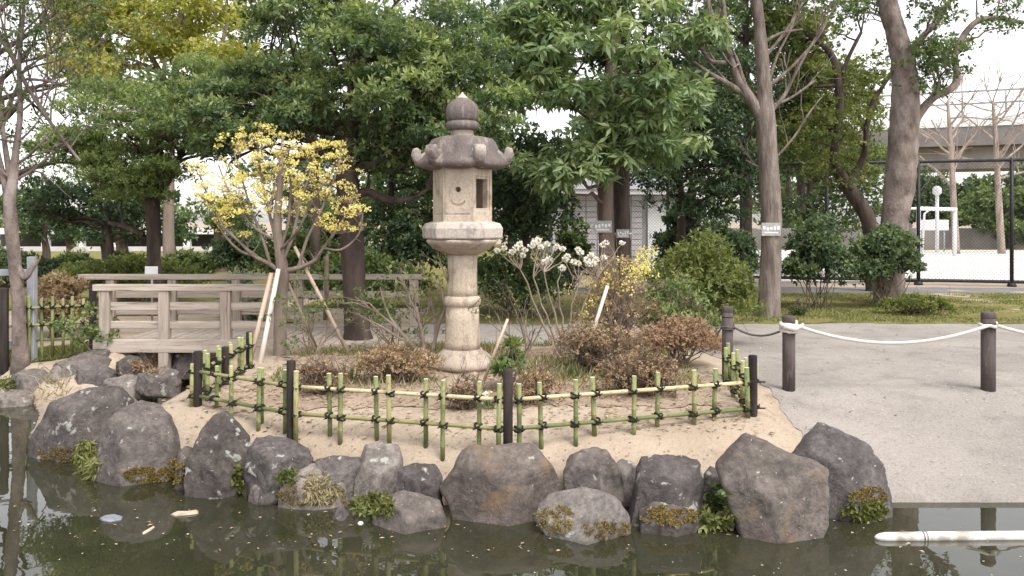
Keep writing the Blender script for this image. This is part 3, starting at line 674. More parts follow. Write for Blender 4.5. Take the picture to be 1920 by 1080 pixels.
# ------------------------------------------------------------------ bollards and ropes
def bollard(px, ytop, Y, label, r):
    x = (px - 960) * Y / F; zt = EYE - (ytop - HOR) * Y / F; zb = g(x, Y) - .2
    t = thing('bollard', (x, Y, g(x, Y)), label, 'bollard', 'brown bollards along the path')
    m = MB(); m.tube([(x, Y, zb), (x, Y, zt - .06)], r, 20); m.build('shaft', M['bollard'], t)
    m = MB(); m.tube([(x, Y, zt - .0595), (x, Y, zt - .05), (x, Y, zt - .016), (x, Y, zt - .004), (x, Y, zt)], [r * .985, r * 1.01, r * 1.01, r * .93, r * .80], 20); m.build('cap', M['bollard'], t)
    m = MB(); m.tube([(x, Y, zt - .118), (x, Y, zt - .112), (x, Y, zt - .104), (x, Y, zt - .098)], [r * .97, r * 1.015, r * 1.015, r * .97], 20, cap=False); m.build('rope_groove', M['burnt'], t)
    return Vector((x, Y, zt))
B0 = bollard(1364, 574, 8.5, 'brown bollard behind the fence corner with a dark rope tied on', .054)
B1 = bollard(1479, 592, 8.12, 'brown bollard wrapped with a white rope knot', .060)
B2 = bollard(1853, 585, 8.12, 'brown bollard standing furthest right on the path', .065)
B3 = bollard(2240, 585, 8.15, 'brown bollard beyond the right picture edge', .065)
def sag(p, q, s, n=24): return [p.lerp(q, t) - Vector((0, 0, s * 4 * t * (1 - t))) for t in np.linspace(0, 1, n)]
def rope_obj(p, q, s, r, mat, label, wraps, seed):
    t = thing('rope', p, label, 'rope')
    m = MB(); m.tube(sag(p, q, s), r, 8); m.build('rope_span', M[mat], t)
    for c, br, n in wraps:
        m = MB(); k = 14 * n
        m.tube([(c.x + (br + r * .9) * math.cos(2 * PI * i / 14), c.y + (br + r * .9) * math.sin(2 * PI * i / 14), c.z - r * 1.9 * (i / 14 - n / 2) + .004 * math.sin(i * 2.1)) for i in range(k + 1)], r, 8); m.build('rope_wrap', M[mat], t)
    return t
d1 = Vector((0, -.068, -.105))
a1 = Vector((B1.x + .05, B1.y - .07, B1.z - .085)); a2 = Vector((B2.x - .04, B2.y - .072, B2.z - .12)); a3 = Vector((B3.x, B3.y - .07, B3.z - .12))
rp = rope_obj(a1, a2, .165, .0165, 'rope', 'white rope sagging between the two nearest bollards', [(B1 + Vector((0, 0, -.105)), .060, 3), (B2 + Vector((0, 0, -.12)), .065, 1)], 1)
m = MB()
m.tube([B1 + Vector((-.10, -.03, -.075)), B1 + Vector((-.05, -.085, -.10)), B1 + Vector((.03, -.10, -.115)), B1 + Vector((.10, -.07, -.085))], [.014, .022, .024, .016], 8)
m.tube([B1 + Vector((-.07, -.05, -.12)), B1 + Vector((0, -.095, -.085)), B1 + Vector((.07, -.09, -.10)), B1 + Vector((.115, -.06, -.075))], [.012, .018, .02, .015], 8)
m.build('rope_knot', M['rope'], rp)
rope_obj(Vector((B2.x + .04, B2.y - .072, B2.z - .12)), a3, .15, .0165, 'rope', 'white rope leading from the right bollard out of view', [], 2)
rope_obj(Vector((B0.x + .05, B0.y - .03, B0.z - .20)), Vector((B1.x - .055, B1.y + .02, B1.z - .14)), .07, .010, 'chain', 'thin dark rope from the fence corner to the roped bollard', [(B0 + Vector((0, 0, -.21)), .055, 2)], 3)

# ------------------------------------------------------------------ timber bridge
br = thing('timber_bridge', (-3.6, 11.5, -.05), 'weathered grey timber footbridge with post and rail sides behind the yellow tree', 'bridge')
def plank(name, p, q, h, t, mat='timber', par=br, bev=.006):
    p = Vector(p); q = Vector(q); d = q - p; x = d.normalized(); y = Vector((0, 0, 1)).cross(x).normalized(); z = x.cross(y)
    c = (p + q) / 2; me = MB(); hx, hy, hz = d.length / 2, t / 2, h / 2
    me.box((0, 0, 0), (hx * 2, t, h))
    o = me.build(name, M[mat], None, org=(0, 0, 0), bevel=bev)
    o.parent = par; o.matrix_local = Matrix.Translation(c - ORG[par]) @ Matrix((x, y, z)).transposed().to_4x4(); ORG[o] = ORG[par]
    return o
NY, FY = 10.5, 12.5
def railing(Y, x0, x1, posts, ytop, y1, y2, yb):
    zt = EYE - (ytop - HOR) * Y / F; X = lambda px: (px - 960) * Y / F; Z = lambda py: EYE - (py - HOR) * Y / F
    plank('top_rail', (X(x0), Y, zt), (X(x1), Y, zt), .075, .14)
    for px in posts:
        zb = min(g(X(px), Y), -.05) - .2
        m = MB(); m.box((X(px), Y, (zt - .04 + zb) / 2), (.125, .11, zt - .04 - zb)); m.build('post', M['timber_v'], br, bevel=.008)
    ps = [x0 + 6] + posts + [x1 - 4]
    for a, c in zip(posts[:-1], posts[1:]):
        for yy, h in ((y1, .10), (y2, .09)):
            plank('side_rail', (X(a) + .064, Y + .01, Z(yy)), (X(c) - .064, Y + .01, Z(yy)), h * (.94 + .1 * rng.rand()), .05)
    plank('edge_beam', (X(x0), Y + .02, Z(yb)), (X(x1), Y + .02, Z(yb)), .16, .16)
railing(NY, 178, 520, [198, 309, 424, 512], 539, 574, 609, 648)
railing(FY, 150, 792, [209, 324, 444, 560, 668, 776], 519, 552, 584, 618)
dx0, dx1 = (182 - 960) * NY / F, -1.75
n = 26
for i in range(n):                                   # deck boards laid across
    x = dx0 + (dx1 - dx0) * (i + .5) / n; m = MB(); m.box((x, (NY + FY) / 2, .035 + .004 * rng.rand()), ((dx1 - dx0) / n - .012, FY - NY - .22, .045)); m.build('deck_board', M['timber'], br)

# ------------------------------------------------------------------ vegetation helpers
def bez(p, q, bend, n=7, rg=rng, jit=.0):
    p = Vector(p); q = Vector(q); c = (p + q) / 2 + Vector(bend)
    pts = []
    for i in range(n):
        t = i / (n - 1); v = p * (1 - t) ** 2 + c * 2 * t * (1 - t) + q * t * t
        if 0 < i < n - 1 and jit: v = v + Vector(rg.normal(size=3)) * jit
        pts.append(v)
    return pts
def smooth_path(pts, rad, k=4):
    """Catmull-Rom through traced points"""
    P_ = [Vector(p) for p in pts]; o = []; r = []
    for i in range(len(P_) - 1):
        a = P_[max(i - 1, 0)]; b = P_[i]; c = P_[i + 1]; d = P_[min(i + 2, len(P_) - 1)]
        for j in range(k):
            t = j / k
            o.append(.5 * ((2 * b) + (c - a) * t + (2 * a - 5 * b + 4 * c - d) * t * t + (3 * b - a - 3 * c + d) * t ** 3)); r.append(rad[i] * (1 - t) + rad[i + 1] * t)
    o.append(P_[-1]); r.append(rad[-1]); return o, r
def grow(m, p, d, L, r, depth, rg, tips, spread=.6, up=.15, nseg=4, kids=(2, 4), shrink=.66, n=6, twist=.22):
    p = Vector(p); d = Vector(d).normalized(); pts = [p.copy()]; rad = [r]
    for i in range(nseg):
        d = (d + Vector(rg.normal(size=3)) * twist * .6 + Vector((0, 0, up)) * .5).normalized()
        p = p + d * (L / nseg); pts.append(p.copy()); rad.append(r * (1 - .45 * (i + 1) / nseg))
    m.tube(pts, rad, max(3, n), cap=False)
    if depth == 0: tips.append((pts[-1], d)); tips.append((pts[-2], d)); return
    for k in range(rg.randint(kids[0], kids[1] + 1)):
        j = rg.randint(max(1, nseg // 2), nseg + 1)
        dd = (d + Vector(rg.normal(size=3)) * spread).normalized()
        grow(m, pts[j], dd, L * shrink * (.75 + .5 * rg.rand()), rad[j] * .72, depth - 1, rg, tips, spread, up, max(3, nseg - 1), kids, shrink, max(3, n - 1), twist)
def ell(px, py, rx, ry, n, rg, Y, dY, holes=(), shell=.35):
    """clump centres spread through an ellipsoid seen at px,py"""
    o = []
    while len(o) < n:
        q = rg.normal(size=3); q = q / np.linalg.norm(q) * (shell + (1 - shell) * rg.rand() ** .5)
        x, y = px + q[0] * rx, py + q[1] * ry
        if any(((x - h[0]) / h[2]) ** 2 + ((y - h[1]) / h[3]) ** 2 < 1 for h in holes):
            n -= .34; continue
        o.append(np.array(P(x, y, Y + q[2] * dY)))
    return o
def foliage(name, centers, rg, mat, parent, r=(.3, .45), flat=.65, ros=25, per=8, L=.09, W=.03, droop=.0, tone=(.15, .75), tvar=.18, split=None, big=None):
    """rosettes of leaves over lumpy clumps; lighter young leaves sit on the outer tips"""
    C = np.array(centers); n = len(C)
    rr = r[0] + (r[1] - r[0]) * rg.rand(n)
    ctone = rg.normal(size=n) * .12
    ci = np.repeat(np.arange(n), ros); N = len(ci)
    q = rdir(rg, N); q[:, 2] = np.where(q[:, 2] < -.35, -q[:, 2] * .6, q[:, 2]); k = (.35 + .65 * rg.rand(N) ** .5)[:, None]
    off = q * k * rr[ci][:, None]; off[:, 2] *= flat
    c = C[ci] + off
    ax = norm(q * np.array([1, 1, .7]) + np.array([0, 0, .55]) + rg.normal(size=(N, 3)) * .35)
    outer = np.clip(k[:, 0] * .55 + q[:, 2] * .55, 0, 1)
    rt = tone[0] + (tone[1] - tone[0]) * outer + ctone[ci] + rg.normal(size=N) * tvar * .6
    li = np.repeat(np.arange(N), per); K = len(li)
    d = norm(ax[li] * .45 + rdir(rg, K) * .9) - np.array([0, 0, droop])
    d = norm(d); up = norm(ax[li] + rg.normal(size=(K, 3)) * .5 + np.array([0, 0, .3]))
    p = c[li] + d * L * .12
    s = .7 + .6 * rg.rand(K)
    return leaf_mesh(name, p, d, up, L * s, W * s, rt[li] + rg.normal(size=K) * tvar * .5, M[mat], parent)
def limbs_to(m, trunk, rads, centers, rg, every=1, r0=.035, bend=.25, lowest=0.25):
    """curved limbs from the trunk polyline to clump centres"""
    T = np.array([list(p) for p in trunk]); lo = int(len(T) * lowest)
    for c in centers[::every]:
        c = np.array(c); dd = np.linalg.norm((T - c) * np.array([1, 1, .6]), axis=1) + np.maximum(T[:, 2] - c[2] + .2, 0) * 1.5; dd[:lo] += 9
        i = int(dd.argmin()); L = np.linalg.norm(T[i] - c); r = min(r0 * (.5 + .3 * L), rads[i] * .6)
        b_ = bez(T[i], c, Vector(rg.normal(size=3)) * bend * L * .5 + Vector((0, 0, bend * L * .2)), 7, rg, .03 * L)
        m.tube(b_, np.linspace(r, r * .22, 7), 6, cap=False)
        for t in range(3):
            e = Vector(c) + Vector(rg.normal(size=3)) * .22
            m.tube([b_[4], (b_[5] + e) / 2, e], [r * .35, r * .25, r * .1], 4, cap=False)
def trace(path, Y, r_px=None):
    """traced trunk: (px, py, half width px[, dY]) -> points and radii in metres"""
    pts = []; rad = []
    for q in path:
        y = Y + (q[3] if len(q) > 3 else 0); pts.append(P(q[0], q[1], y)); rad.append(q[2] * y / F)
    return smooth_path(pts, rad, 5)
def tree(name, label, Y, trunk, limbs, bark_, rg, crowns=None, leaf=None, every=3, r0=.04, wob=.10, cat='tree', group=None, lowest=.35, **kw):
    tp, tr = trace(trunk, Y); b0 = tp[0].copy(); b0.z = g(b0.x, b0.y)
    tp = [Vector((b0.x, b0.y, b0.z - .25))] + tp; tr = [tr[0] * 1.25] + tr
    t = thing(name, b0, label, cat, group)
    m = MB(); m.tube(tp, tr, 16, wob=wob, rg=rg); m.build('trunk', M[bark_], t)
    allp, allr = list(tp), list(tr)
    m = MB()
    for lb in limbs or []:
        lp, lr = trace(lb, Y); m.tube(lp, lr, 10, wob=wob, rg=rg, cap=False); allp += lp; allr += lr
    if crowns is not None and len(crowns): limbs_to(m, allp, allr, crowns, rg, every, r0, lowest=lowest * len(tp) / len(allp))
    if m.v: m.build('limbs', M[bark_], t)
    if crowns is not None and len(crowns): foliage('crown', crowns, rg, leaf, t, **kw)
    return t, allp, allr
RS = np.random.RandomState
# ------------------------------------------------------------------ trees
# broad-leaved evergreen behind the lantern
rg = RS(101)
H1 = [(370, 40, 105, 130), (345, 320, 60, 60), (520, 330, 130, 60), (740, 20, 18, 14)]
cl = ell(640, 120, 300, 170, 105, rg, 11.4, 1.6, H1) + ell(480, 200, 150, 90, 34, rg, 11.2, .9, H1) + ell(830, 190, 130, 140, 42, rg, 11.3, 1.0, H1) + ell(900, 290, 60, 60, 10, rg, 11.6, .5) \
   + ell(720, 280, 110, 50, 14, rg, 11.6, .6) + ell(640, -160, 290, 190, 60, rg, 11.6, 1.6) + ell(420, 300, 80, 40, 8, rg, 11.5, .5, H1)
tree('evergreen_tree', 'dark broad leaved evergreen tree with a thick dark trunk beside the lantern', 11.2,
     [(673, 648, 30), (669, 610, 24), (665, 540, 22), (660, 460, 22), (655, 380, 22), (650, 300, 20), (662, 230, 17, .1), (668, 150, 15, .2), (672, 60, 13, .3), (668, -60, 10, .3), (660, -200, 6, .3)],
     [[(650, 285, 16), (635, 235, 12), (615, 200, 9), (590, 180, 7), (540, 170, 4, -.3)], [(648, 250, 8), (575, 240, 7), (555, 215, 6), (510, 188, 4, -.2)], [(660, 370, 9), (690, 360, 8), (725, 375, 7), (770, 372, 5), (800, 355, 3)],
      [(665, 180, 10), (690, 110, 8), (715, 60, 6), (740, 10, 4)], [(655, 330, 8), (690, 310, 6), (735, 290, 4), (790, 270, 3)]],
     'bark_dark', rg, cl, 'leaf_broad', 3, r=(.28, .44), flat=.62, ros=52, per=8, L=.078, W=.030, tone=(.02, .95))
# drooping lance-leaved tree right of the lantern
rg = RS(102)
H2 = [(1022, 238, 48, 38), (1045, 65, 22, 22), (1090, 60, 14, 10), (1085, 225, 14, 22)]
cl = ell(1150, 100, 200, 150, 62, rg, 13.2, 1.5, H2) + ell(1000, 90, 70, 140, 26, rg, 13, .8, H2) + ell(1060, 310, 80, 45, 12, rg, 12.8, .5, H2) + ell(1230, 240, 90, 80, 26, rg, 13, .8, H2) + ell(1140, 260, 60, 50, 9, rg, 12.8, .5, H2) \
   + ell(1150, -150, 180, 140, 40, rg, 13.4, 1.4)
tree('chestnut_tree', 'tree with long drooping pale green leaves right of the lantern', 13.4,
     [(1140, 520, 18), (1138, 470, 15), (1136, 400, 15), (1136, 330, 14), (1142, 270, 13), (1140, 180, 12), (1150, 80, 10), (1150, -40, 8), (1150, -160, 5)],
     [[(1138, 400, 9), (1125, 340, 8), (1120, 270, 7), (1100, 200, 6), (1060, 170, 4)], [(1140, 200, 8), (1105, 185, 7), (1080, 165, 5), (1030, 120, 3)], [(1142, 230, 7), (1180, 180, 5), (1230, 150, 3)]],
     'bark_brown', rg, cl, 'leaf_lance', 3, r=(.28, .42), flat=.7, ros=18, per=7, L=.18, W=.056, droop=.75, tone=(.2, 1.0))
rg = RS(103)
t, _, _ = tree('evergreen_tree', 'dark brown straight trunked tree just right of the tagged trunk', 14.2,
     [(1168, 520, 20), (1166, 470, 17), (1163, 400, 18), (1160, 330, 19), (1158, 260, 18), (1160, 150, 15), (1165, 20, 12), (1165, -150, 7)], [], 'bark_dark', rg,
     ell(1200, 60, 170, 130, 44, rg, 15, 1.2, H2) + ell(1190, -140, 160, 120, 26, rg, 15, 1.4), 'leaf_dark', 2, ros=26, per=7, L=.10, W=.04, r=(.32, .48))
# layered tree at left
rg = RS(104)
H3 = [(360, 335, 40, 60), (255, 210, 12, 8), (320, 215, 10, 8), (150, 350, 30, 14)]
cl = ell(240, 225, 160, 85, 66, rg, 14.5, 1.4, H3) + ell(340, 190, 110, 80, 44, rg, 14.6, 1.2, H3) + ell(230, 350, 130, 30, 22, rg, 14.6, .9, H3) + ell(150, 280, 80, 40, 20, rg, 14.3, .8, H3) + ell(240, 320, 130, 38, 26, rg, 14.4, .9, H3) + ell(420, 230, 60, 70, 16, rg, 14.6, .6, H3)
tree('layered_tree', 'green tree with flat layered foliage over a dark forked trunk at left', 14.6,
     [(291, 525, 14), (288, 480, 12), (288, 430, 13), (285, 370, 14), (292, 300, 13), (296, 220, 9), (305, 150, 5), (310, 110, 3)],
     [[(286, 400, 8), (255, 360, 7), (215, 330, 5), (150, 300, 3)], [(288, 380, 8), (320, 330, 6), (350, 260, 5), (370, 170, 3)], [(292, 300, 6), (250, 250, 5), (190, 230, 3)], [(270, 440, 5), (235, 425, 5), (205, 418, 3)]],
     'bark_dark', rg, cl, 'leaf_layer', 3, r=(.34, .55), flat=.32, ros=46, per=8, L=.062, W=.025, tone=(.05, .9))
# tall yellow-green tree behind it
rg = RS(105)
H4 = [(350, 40, 22, 20), (215, 60, 14, 12), (240, 85, 18, 12), (60, 110, 70, 90)]
cl = ell(250, 50, 160, 80, 62, rg, 20, 1.6, H4) + ell(400, 70, 90, 120, 44, rg, 20, 1.2, H4) + ell(170, 20, 80, 50, 26, rg, 19.5, 1, H4) + ell(150, 130, 70, 45, 24, rg, 19, 1, H4) + ell(330, -60, 150, 70, 26, rg, 20, 1.6)
tree('maple_tree', 'tall yellow green tree rising behind the layered tree at upper left', 20,
     [(318, 500, 12), (316, 420, 10), (318, 330, 9), (322, 200, 8), (335, 80, 7), (345, -40, 4)],
     [[(335, 100, 6), (345, 50, 8), (365, 20, 7), (400, -30, 4)], [(325, 180, 6), (280, 100, 5), (240, 40, 3)], [(322, 220, 5), (400, 130, 5), (430, 20, 3)]], 'bark_pale', rg, cl, 'leaf_yellow', 3,
     r=(.42, .62), flat=.8, ros=34, per=6, L=.12, W=.055, tone=(.25, .9))
# bare grey tree at the left edge
rg = RS(106)
t = thing('bare_tree', P(38, 660, 10.4), 'grey bare tree with thin twigs at the left picture edge', 'tree')
bx = t.location.x; zb = g(bx, 10.4); 
m = MB(); tp, tr = trace([(38, 665, 15), (36, 620, 12), (34, 560, 11), (28, 500, 11), (22, 430, 12), (18, 380, 11), (24, 340, 9), (30, 280, 6), (38, 210, 5), (36, 120, 4), (44, 20, 3), (50, -120, 2)], 10.4)
m.tube([Vector((tp[0].x, tp[0].y, zb - .2))] + tp, [tr[0] * 1.2] + tr, 14, wob=.12, rg=rg); m.build('trunk', M['bark_grey'], t)
m = MB(); tips = []
for lb in ([(18, 390, 8), (8, 340, 6), (-10, 260, 5), (-30, 120, 3)], [(22, 350, 7), (5, 240, 4), (-5, 100, 3), (-8, -80, 2)], [(26, 480, 7), (45, 520, 6), (62, 500, 5), (72, 485, 4)], [(-30, 20, 6), (20, 100, 5), (50, 160, 4), (95, 230, 3.4), (150, 302, 2.6)], [(50, 148, 3), (90, 152, 2.5), (125, 162, 1.5)]):
    lp, lr = trace(lb, 10.4); m.tube(lp, lr, 8, cap=False)
    if lb[0][1] < 400:
        for k in range(6):
            j = rg.randint(4, len(lp)); grow(m, lp[j], Vector((rg.normal() * .6, rg.normal() * .5, .7)), .75, lr[j] * .55, 2, rg, tips, .55, .12)
for j in (30, 36, 40, 44, 48, 51, 54, 55):
    for k in range(2): grow(m, tp[min(j, len(tp) - 1)], Vector((rg.normal(), rg.normal() * .6, .5)), .9, .014, 3, rg, tips, .55, .1)
m.build('branches', M['bark_grey'], t)
tp_ = np.array([list(q[0]) for q in tips]); sel = tp_[(rg.rand(len(tp_)) < .5)]
if len(sel): foliage('leaves', sel, rg, 'leaf_mid', t, r=(.05, .14), ros=4, per=4, L=.055, W=.026, tone=(.2, .7))
# another bare tree further back at far left, above the pond (its twigs show in the water)
rg = RS(116)
t = thing('bare_tree', P(-60, 560, 17), 'bare branched tree beyond the left picture edge', 'tree')
m = MB(); tips = []; tp, tr = trace([(-60, 565, 18), (-55, 400, 15), (-40, 200, 12), (-30, 0, 9), (-20, -250, 6), (-10, -450, 3)], 17)
m.tube(tp, tr, 12, wob=.1, rg=rg); m.build('trunk', M['bark_dark'], t); m = MB()
for j in range(6, len(tp), 2):
    for k in range(2): grow(m, tp[j], Vector((.55 + rg.normal() * .5, rg.normal() * .7, .6)), 1.9, tr[j] * .5, 3, rg, tips, .5, .1, kids=(2, 3))
m.build('branches', M['bark_dark'], t)
# pruned pale tree with a plate, right of centre
rg = RS(107)
tY = 14.2
tp, tr = trace([(1441, 598, 23), (1443, 540, 20), (1446, 460, 19), (1445, 380, 19), (1440, 300, 18), (1436, 225, 18), (1432, 150, 13), (1425, 60, 11), (1416, -20, 10), (1412, -120, 8), (1410, -230, 5)], tY)
t = thing('pruned_tree', P(1441, 598, tY), 'pale pruned tree with bare upright twigs and a plate tied to its trunk', 'tree')
m = MB(); m.tube([tp[0] - Vector((0, 0, .3))] + tp, [tr[0] * 1.2] + tr, 16, wob=.08, rg=rg); m.build('trunk', M['bark_ginkgo'], t)
m = MB(); tips = []
for lb in ([(1430, 220, 15), (1400, 175, 12), (1382, 145, 11), (1372, 112, 9), (1362, 80, 7), (1345, 55, 6), (1330, 20, 5), (1326, -40, 4), (1320, -140, 2.5)],
           [(1372, 95, 5), (1362, 50, 5), (1356, 0, 4), (1352, -60, 3)], [(1410, 185, 9), (1370, 160, 7), (1335, 140, 5), (1305, 120, 4), (1265, 85, 2.5, .3), (1248, 55, 1.5, .4)],
           [(1372, 115, 6), (1335, 115, 5), (1312, 85, 3), (1298, 60, 2)],
           [(1440, 215, 6), (1470, 180, 4), (1490, 140, 3), (1515, 95, 2.5), (1545, 45, 1.5)], [(1436, 165, 5), (1480, 130, 3.5), (1530, 75, 2.5), (1552, 38, 1.2)], [(1432, 80, 4), (1465, 62, 3), (1505, 55, 2)],
           [(1432, 110, 4), (1460, 75, 3), (1485, 40, 2), (1505, 5, 1.5)], [(1430, 312, 3.5), (1455, 295, 3), (1490, 255, 2.4), (1515, 215, 2), (1540, 182, 1.2)], [(1430, 316, 2.5), (1412, 308, 2), (1398, 300, 1)],
           [(1440, 200, 4), (1480, 185, 3), (1530, 150, 2)], [(1435, 180, 4), (1455, 110, 3), (1480, 60, 2), (1500, 10, 1.2)]):
    lp, lr = trace([(q[0], q[1], q[2] * (.82 if q[2] > 4 else .9)) + tuple(q[3:]) for q in lb], tY); m.tube(lp, lr, 8, cap=False)
    for k in range(7 if lr[0] > .04 else 2):
        j = rg.randint(3, len(lp)); grow(m, lp[j], (lp[j] - lp[j - 2]).normalized() * .8 + Vector((rg.normal() * .4, rg.normal() * .3, .5)), .55 * (.6 + .8 * rg.rand()), max(.006, lr[j] * .5), 1, rg, tips, .4, .2)
m.build('limbs', M['bark_ginkgo'], t)
def plate(px, py, w_px, h_px, Y, rt, label, trunk_label):
    c = P(px, py, Y - rt - .012); t = thing('name_plate', c, label, 'sign')
    m = MB(); m.box(c, (w_px * Y / F, .010, h_px * Y / F)); pl = m.build('board', M['plate'], t, bevel=.003)
    m = MB(); rg_ = RS(int(px))
    for k in range(5):
        x = (k - 2) * w_px * .18; m.box(c + Vector((x * Y / F, -.0085, (2 + rg_.normal() * 1.2) * Y / F)), ((w_px * .12) * Y / F, .004, (4 + 3 * rg_.rand()) * Y / F))
    m.box(c + Vector((0, -.0085, -h_px * .26 * Y / F)), (w_px * .7 * Y / F, .004, 2.2 * Y / F)); m.build('lettering', M['white'], pl)
    m = MB(); tpz = Vector((c.x, Y, c.z))
    m.tube([(c.x + rt * 1.06 * math.cos(a), Y + rt * 1.06 * math.sin(a), c.z) for a in np.linspace(0, 2 * PI, 25)], .012, 6, cap=False); m.build('strap', M['white'], t)
plate(1446, 430, 36, 24, tY, 19 * tY / F, 'grey plate with white lettering strapped to the pale pruned trunk', '')
plate(1130, 425, 34, 22, 13.4, 15 * 13.4 / F, 'grey plate with white lettering on the trunk behind the white flowers', '')
plate(1168, 438, 24, 16, 14.2, 18 * 14.2 / F, 'small grey tag on the dark straight trunk', '')
# big leaning tree at right
rg = RS(108); tY = 16.5
H5 = [(1860, 130, 60, 80), (1770, 215, 40, 70), (1720, 60, 30, 20)]
cl = ell(1765, 90, 70, 100, 34, rg, 16.3, .9, H5) + ell(1735, 130, 34, 60, 14, rg, 16.5, .5) + ell(1880, 20, 60, 40, 9, rg, 16.2, .8) + ell(1760, -40, 110, 40, 14, rg, 16.5, 1.2) + ell(1600, 0, 70, 50, 12, rg, 16.8, .8) + ell(1690, -330, 150, 60, 12, rg, 16.8, 1.2)
tree('camphor_tree', 'big leaning tree with a bare curved limb reaching right near the goal', tY,
     [(1667, 578, 32), (1668, 540, 26), (1672, 480, 25), (1678, 410, 25), (1688, 340, 27), (1693, 280, 27), (1696, 220, 26), (1697, 160, 24), (1692, 110, 21), (1680, 60, 18), (1668, 20, 18), (1662, -30, 17), (1672, -120, 15), (1690, -220, 12), (1700, -330, 7)],
     [[(1700, 300, 13), (1712, 235, 10), (1730, 205, 8), (1752, 182, 7), (1785, 165, 7), (1795, 140, 6.5), (1790, 105, 6), (1805, 70, 6), (1832, 40, 5.5), (1870, 34, 5), (1920, 42, 3.5), (1960, 40, 2)],
      [(1690, 120, 8), (1730, 70, 6), (1770, 20, 4), (1800, -40, 3)], [(1668, 10, 8), (1630, -40, 6), (1590, -80, 4)], [(1672, -120, 8), (1740, -180, 6), (1800, -240, 3)]],
     'bark_grey', rg, cl, 'leaf_mid', 2, r0=.03, r=(.3, .5), flat=.7, ros=13, per=7, L=.085, W=.04, tone=(.1, .7))
# crooked dark tree between them, with a light green crown
rg = RS(109); tY = 19.5
H6 = [(1610, 80, 40, 45), (1640, 200, 20, 20)]
cl = ell(1570, 250, 95, 120, 66, rg, 20, 1.4, H6) + ell(1510, 90, 80, 110, 50, rg, 20, 1, H6) + ell(1630, 130, 60, 70, 18, rg, 19.8, .8, H6) + ell(1540, -60, 90, 70, 16, rg, 20, 1.2)
tree('crooked_tree', 'crooked dark limbed tree with light green leaves between the two pale trunks', tY,
     [(1640, 560, 16), (1632, 430, 14), (1610, 380, 14), (1585, 345, 12), (1565, 300, 9), (1572, 240, 8), (1574, 180, 8), (1566, 120, 7), (1548, 90, 5), (1510, 60, 4), (1490, 30, 3)],
     [[(1590, 350, 8), (1620, 290, 6), (1625, 240, 5), (1636, 195, 5), (1650, 170, 4), (1670, 140, 3)], [(1574, 160, 5), (1590, 110, 4), (1615, 60, 3)], [(1570, 160, 4), (1540, 162, 3), (1525, 163, 2)]],
     'bark_dark', rg, cl, 'leaf_lit', 3, r0=.03, r=(.35, .55), ros=18, per=7, L=.085, W=.045, tone=(.1, .8))
BUSH = []
# dark conifer-like mass behind the lantern and dark shrubs further right
def mass(name, label, ells, Y, leaf, seed, trunk_px, ros=26, per=7, L=.11, W=.045, r=(.4, .6), base_py=None, tone=(.05, .7), cat='tree', bark_='bark_dark', holes=(), hw=8, flat=.75, group=None):
    rg = RS(seed); cs = []
    for e in ells: cs += ell(e[0], e[1], e[2], e[3], e[4], rg, Y, e[5] if len(e) > 5 else 1.0, holes)
    by = base_py or (HOR + EYE * F / Y); ty = min(e[1] for e in ells)
    return tree(name, label, Y, [(trunk_px, by, hw * 1.2), (trunk_px + 2, by * .65 + ty * .35, hw), (trunk_px - 2, by * .3 + ty * .7, hw * .8), (trunk_px, ty, hw * .4)], [], bark_, rg, cs, leaf, 3, r=r, ros=ros, per=per, L=L, W=W, tone=tone, cat=cat, flat=flat, group=group)
mass('conifer', 'very dark evergreen filling the shade behind the lantern', [(985, 390, 70, 70, 40), (900, 340, 60, 60, 18), (1000, 300, 50, 40, 10)], 15.5, 'leaf_dark', 201, 985, holes=[(1090, 400, 40, 60)])
mass('evergreen_tree', 'dark dense evergreen tree left of the pale pruned trunk', [(1330, 330, 110, 90, 55), (1240, 320, 60, 35, 9), (1390, 260, 50, 80, 16), (1340, 180, 110, 80, 26)], 18, 'leaf_dark', 202, 1275, L=.10, ros=26)
mass('shade_tree', 'deep green tree filling the gap above the pale trunk fork', [(1380, 60, 140, 100, 60, 1.5), (1330, 170, 80, 70, 22), (1480, 200, 60, 100, 30), (1400, -120, 160, 90, 26, 1.5)], 20.5, 'leaf_mid', 203, 1400, L=.12, W=.055, ros=22, tone=(0, .6))
mass('shade_tree', 'dark tree far behind the evergreen trunk', [(800, 380, 90, 60, 26), (700, 420, 60, 40, 10), (760, 300, 120, 60, 20)], 19, 'leaf_dark', 204, 735)
mass('hedge_tree', 'green tree behind the wire fence left of the leaning trunk', [(1500, 360, 70, 70, 22), (1600, 400, 60, 60, 14), (1620, 320, 60, 50, 10)], 25, 'leaf_mid', 205, 1520, L=.14, W=.07, ros=24, tone=(.05, .6), r=(.5, .8))
mass('hedge_tree', 'bushy green tree beyond the right end of the wire fence', [(1870, 410, 70, 45, 18), (1930, 380, 60, 50, 10)], 50, 'leaf_mid', 206, 1890, L=.28, W=.16, ros=30, r=(.8, 1.3), tone=(.2, .8))
mass('shade_tree', 'dark tree under the viaduct right of the goal', [(1810, 385, 110, 40, 34), (1700, 370, 60, 50, 18), (1900, 370, 80, 40, 20)], 56, 'leaf_dark', 207, 1770, L=.3, W=.18, ros=30, r=(.9, 1.4), tone=(.4, 1))
mass('shade_tree', 'dark shaded tree under the layered foliage at left', [(120, 390, 70, 40, 20), (220, 390, 70, 34, 20), (60, 370, 40, 40, 10), (300, 400, 40, 40, 8)], 21, 'leaf_dark', 208, 205, holes=[(360, 335, 44, 60), (125, 350, 14, 8)], hw=7)
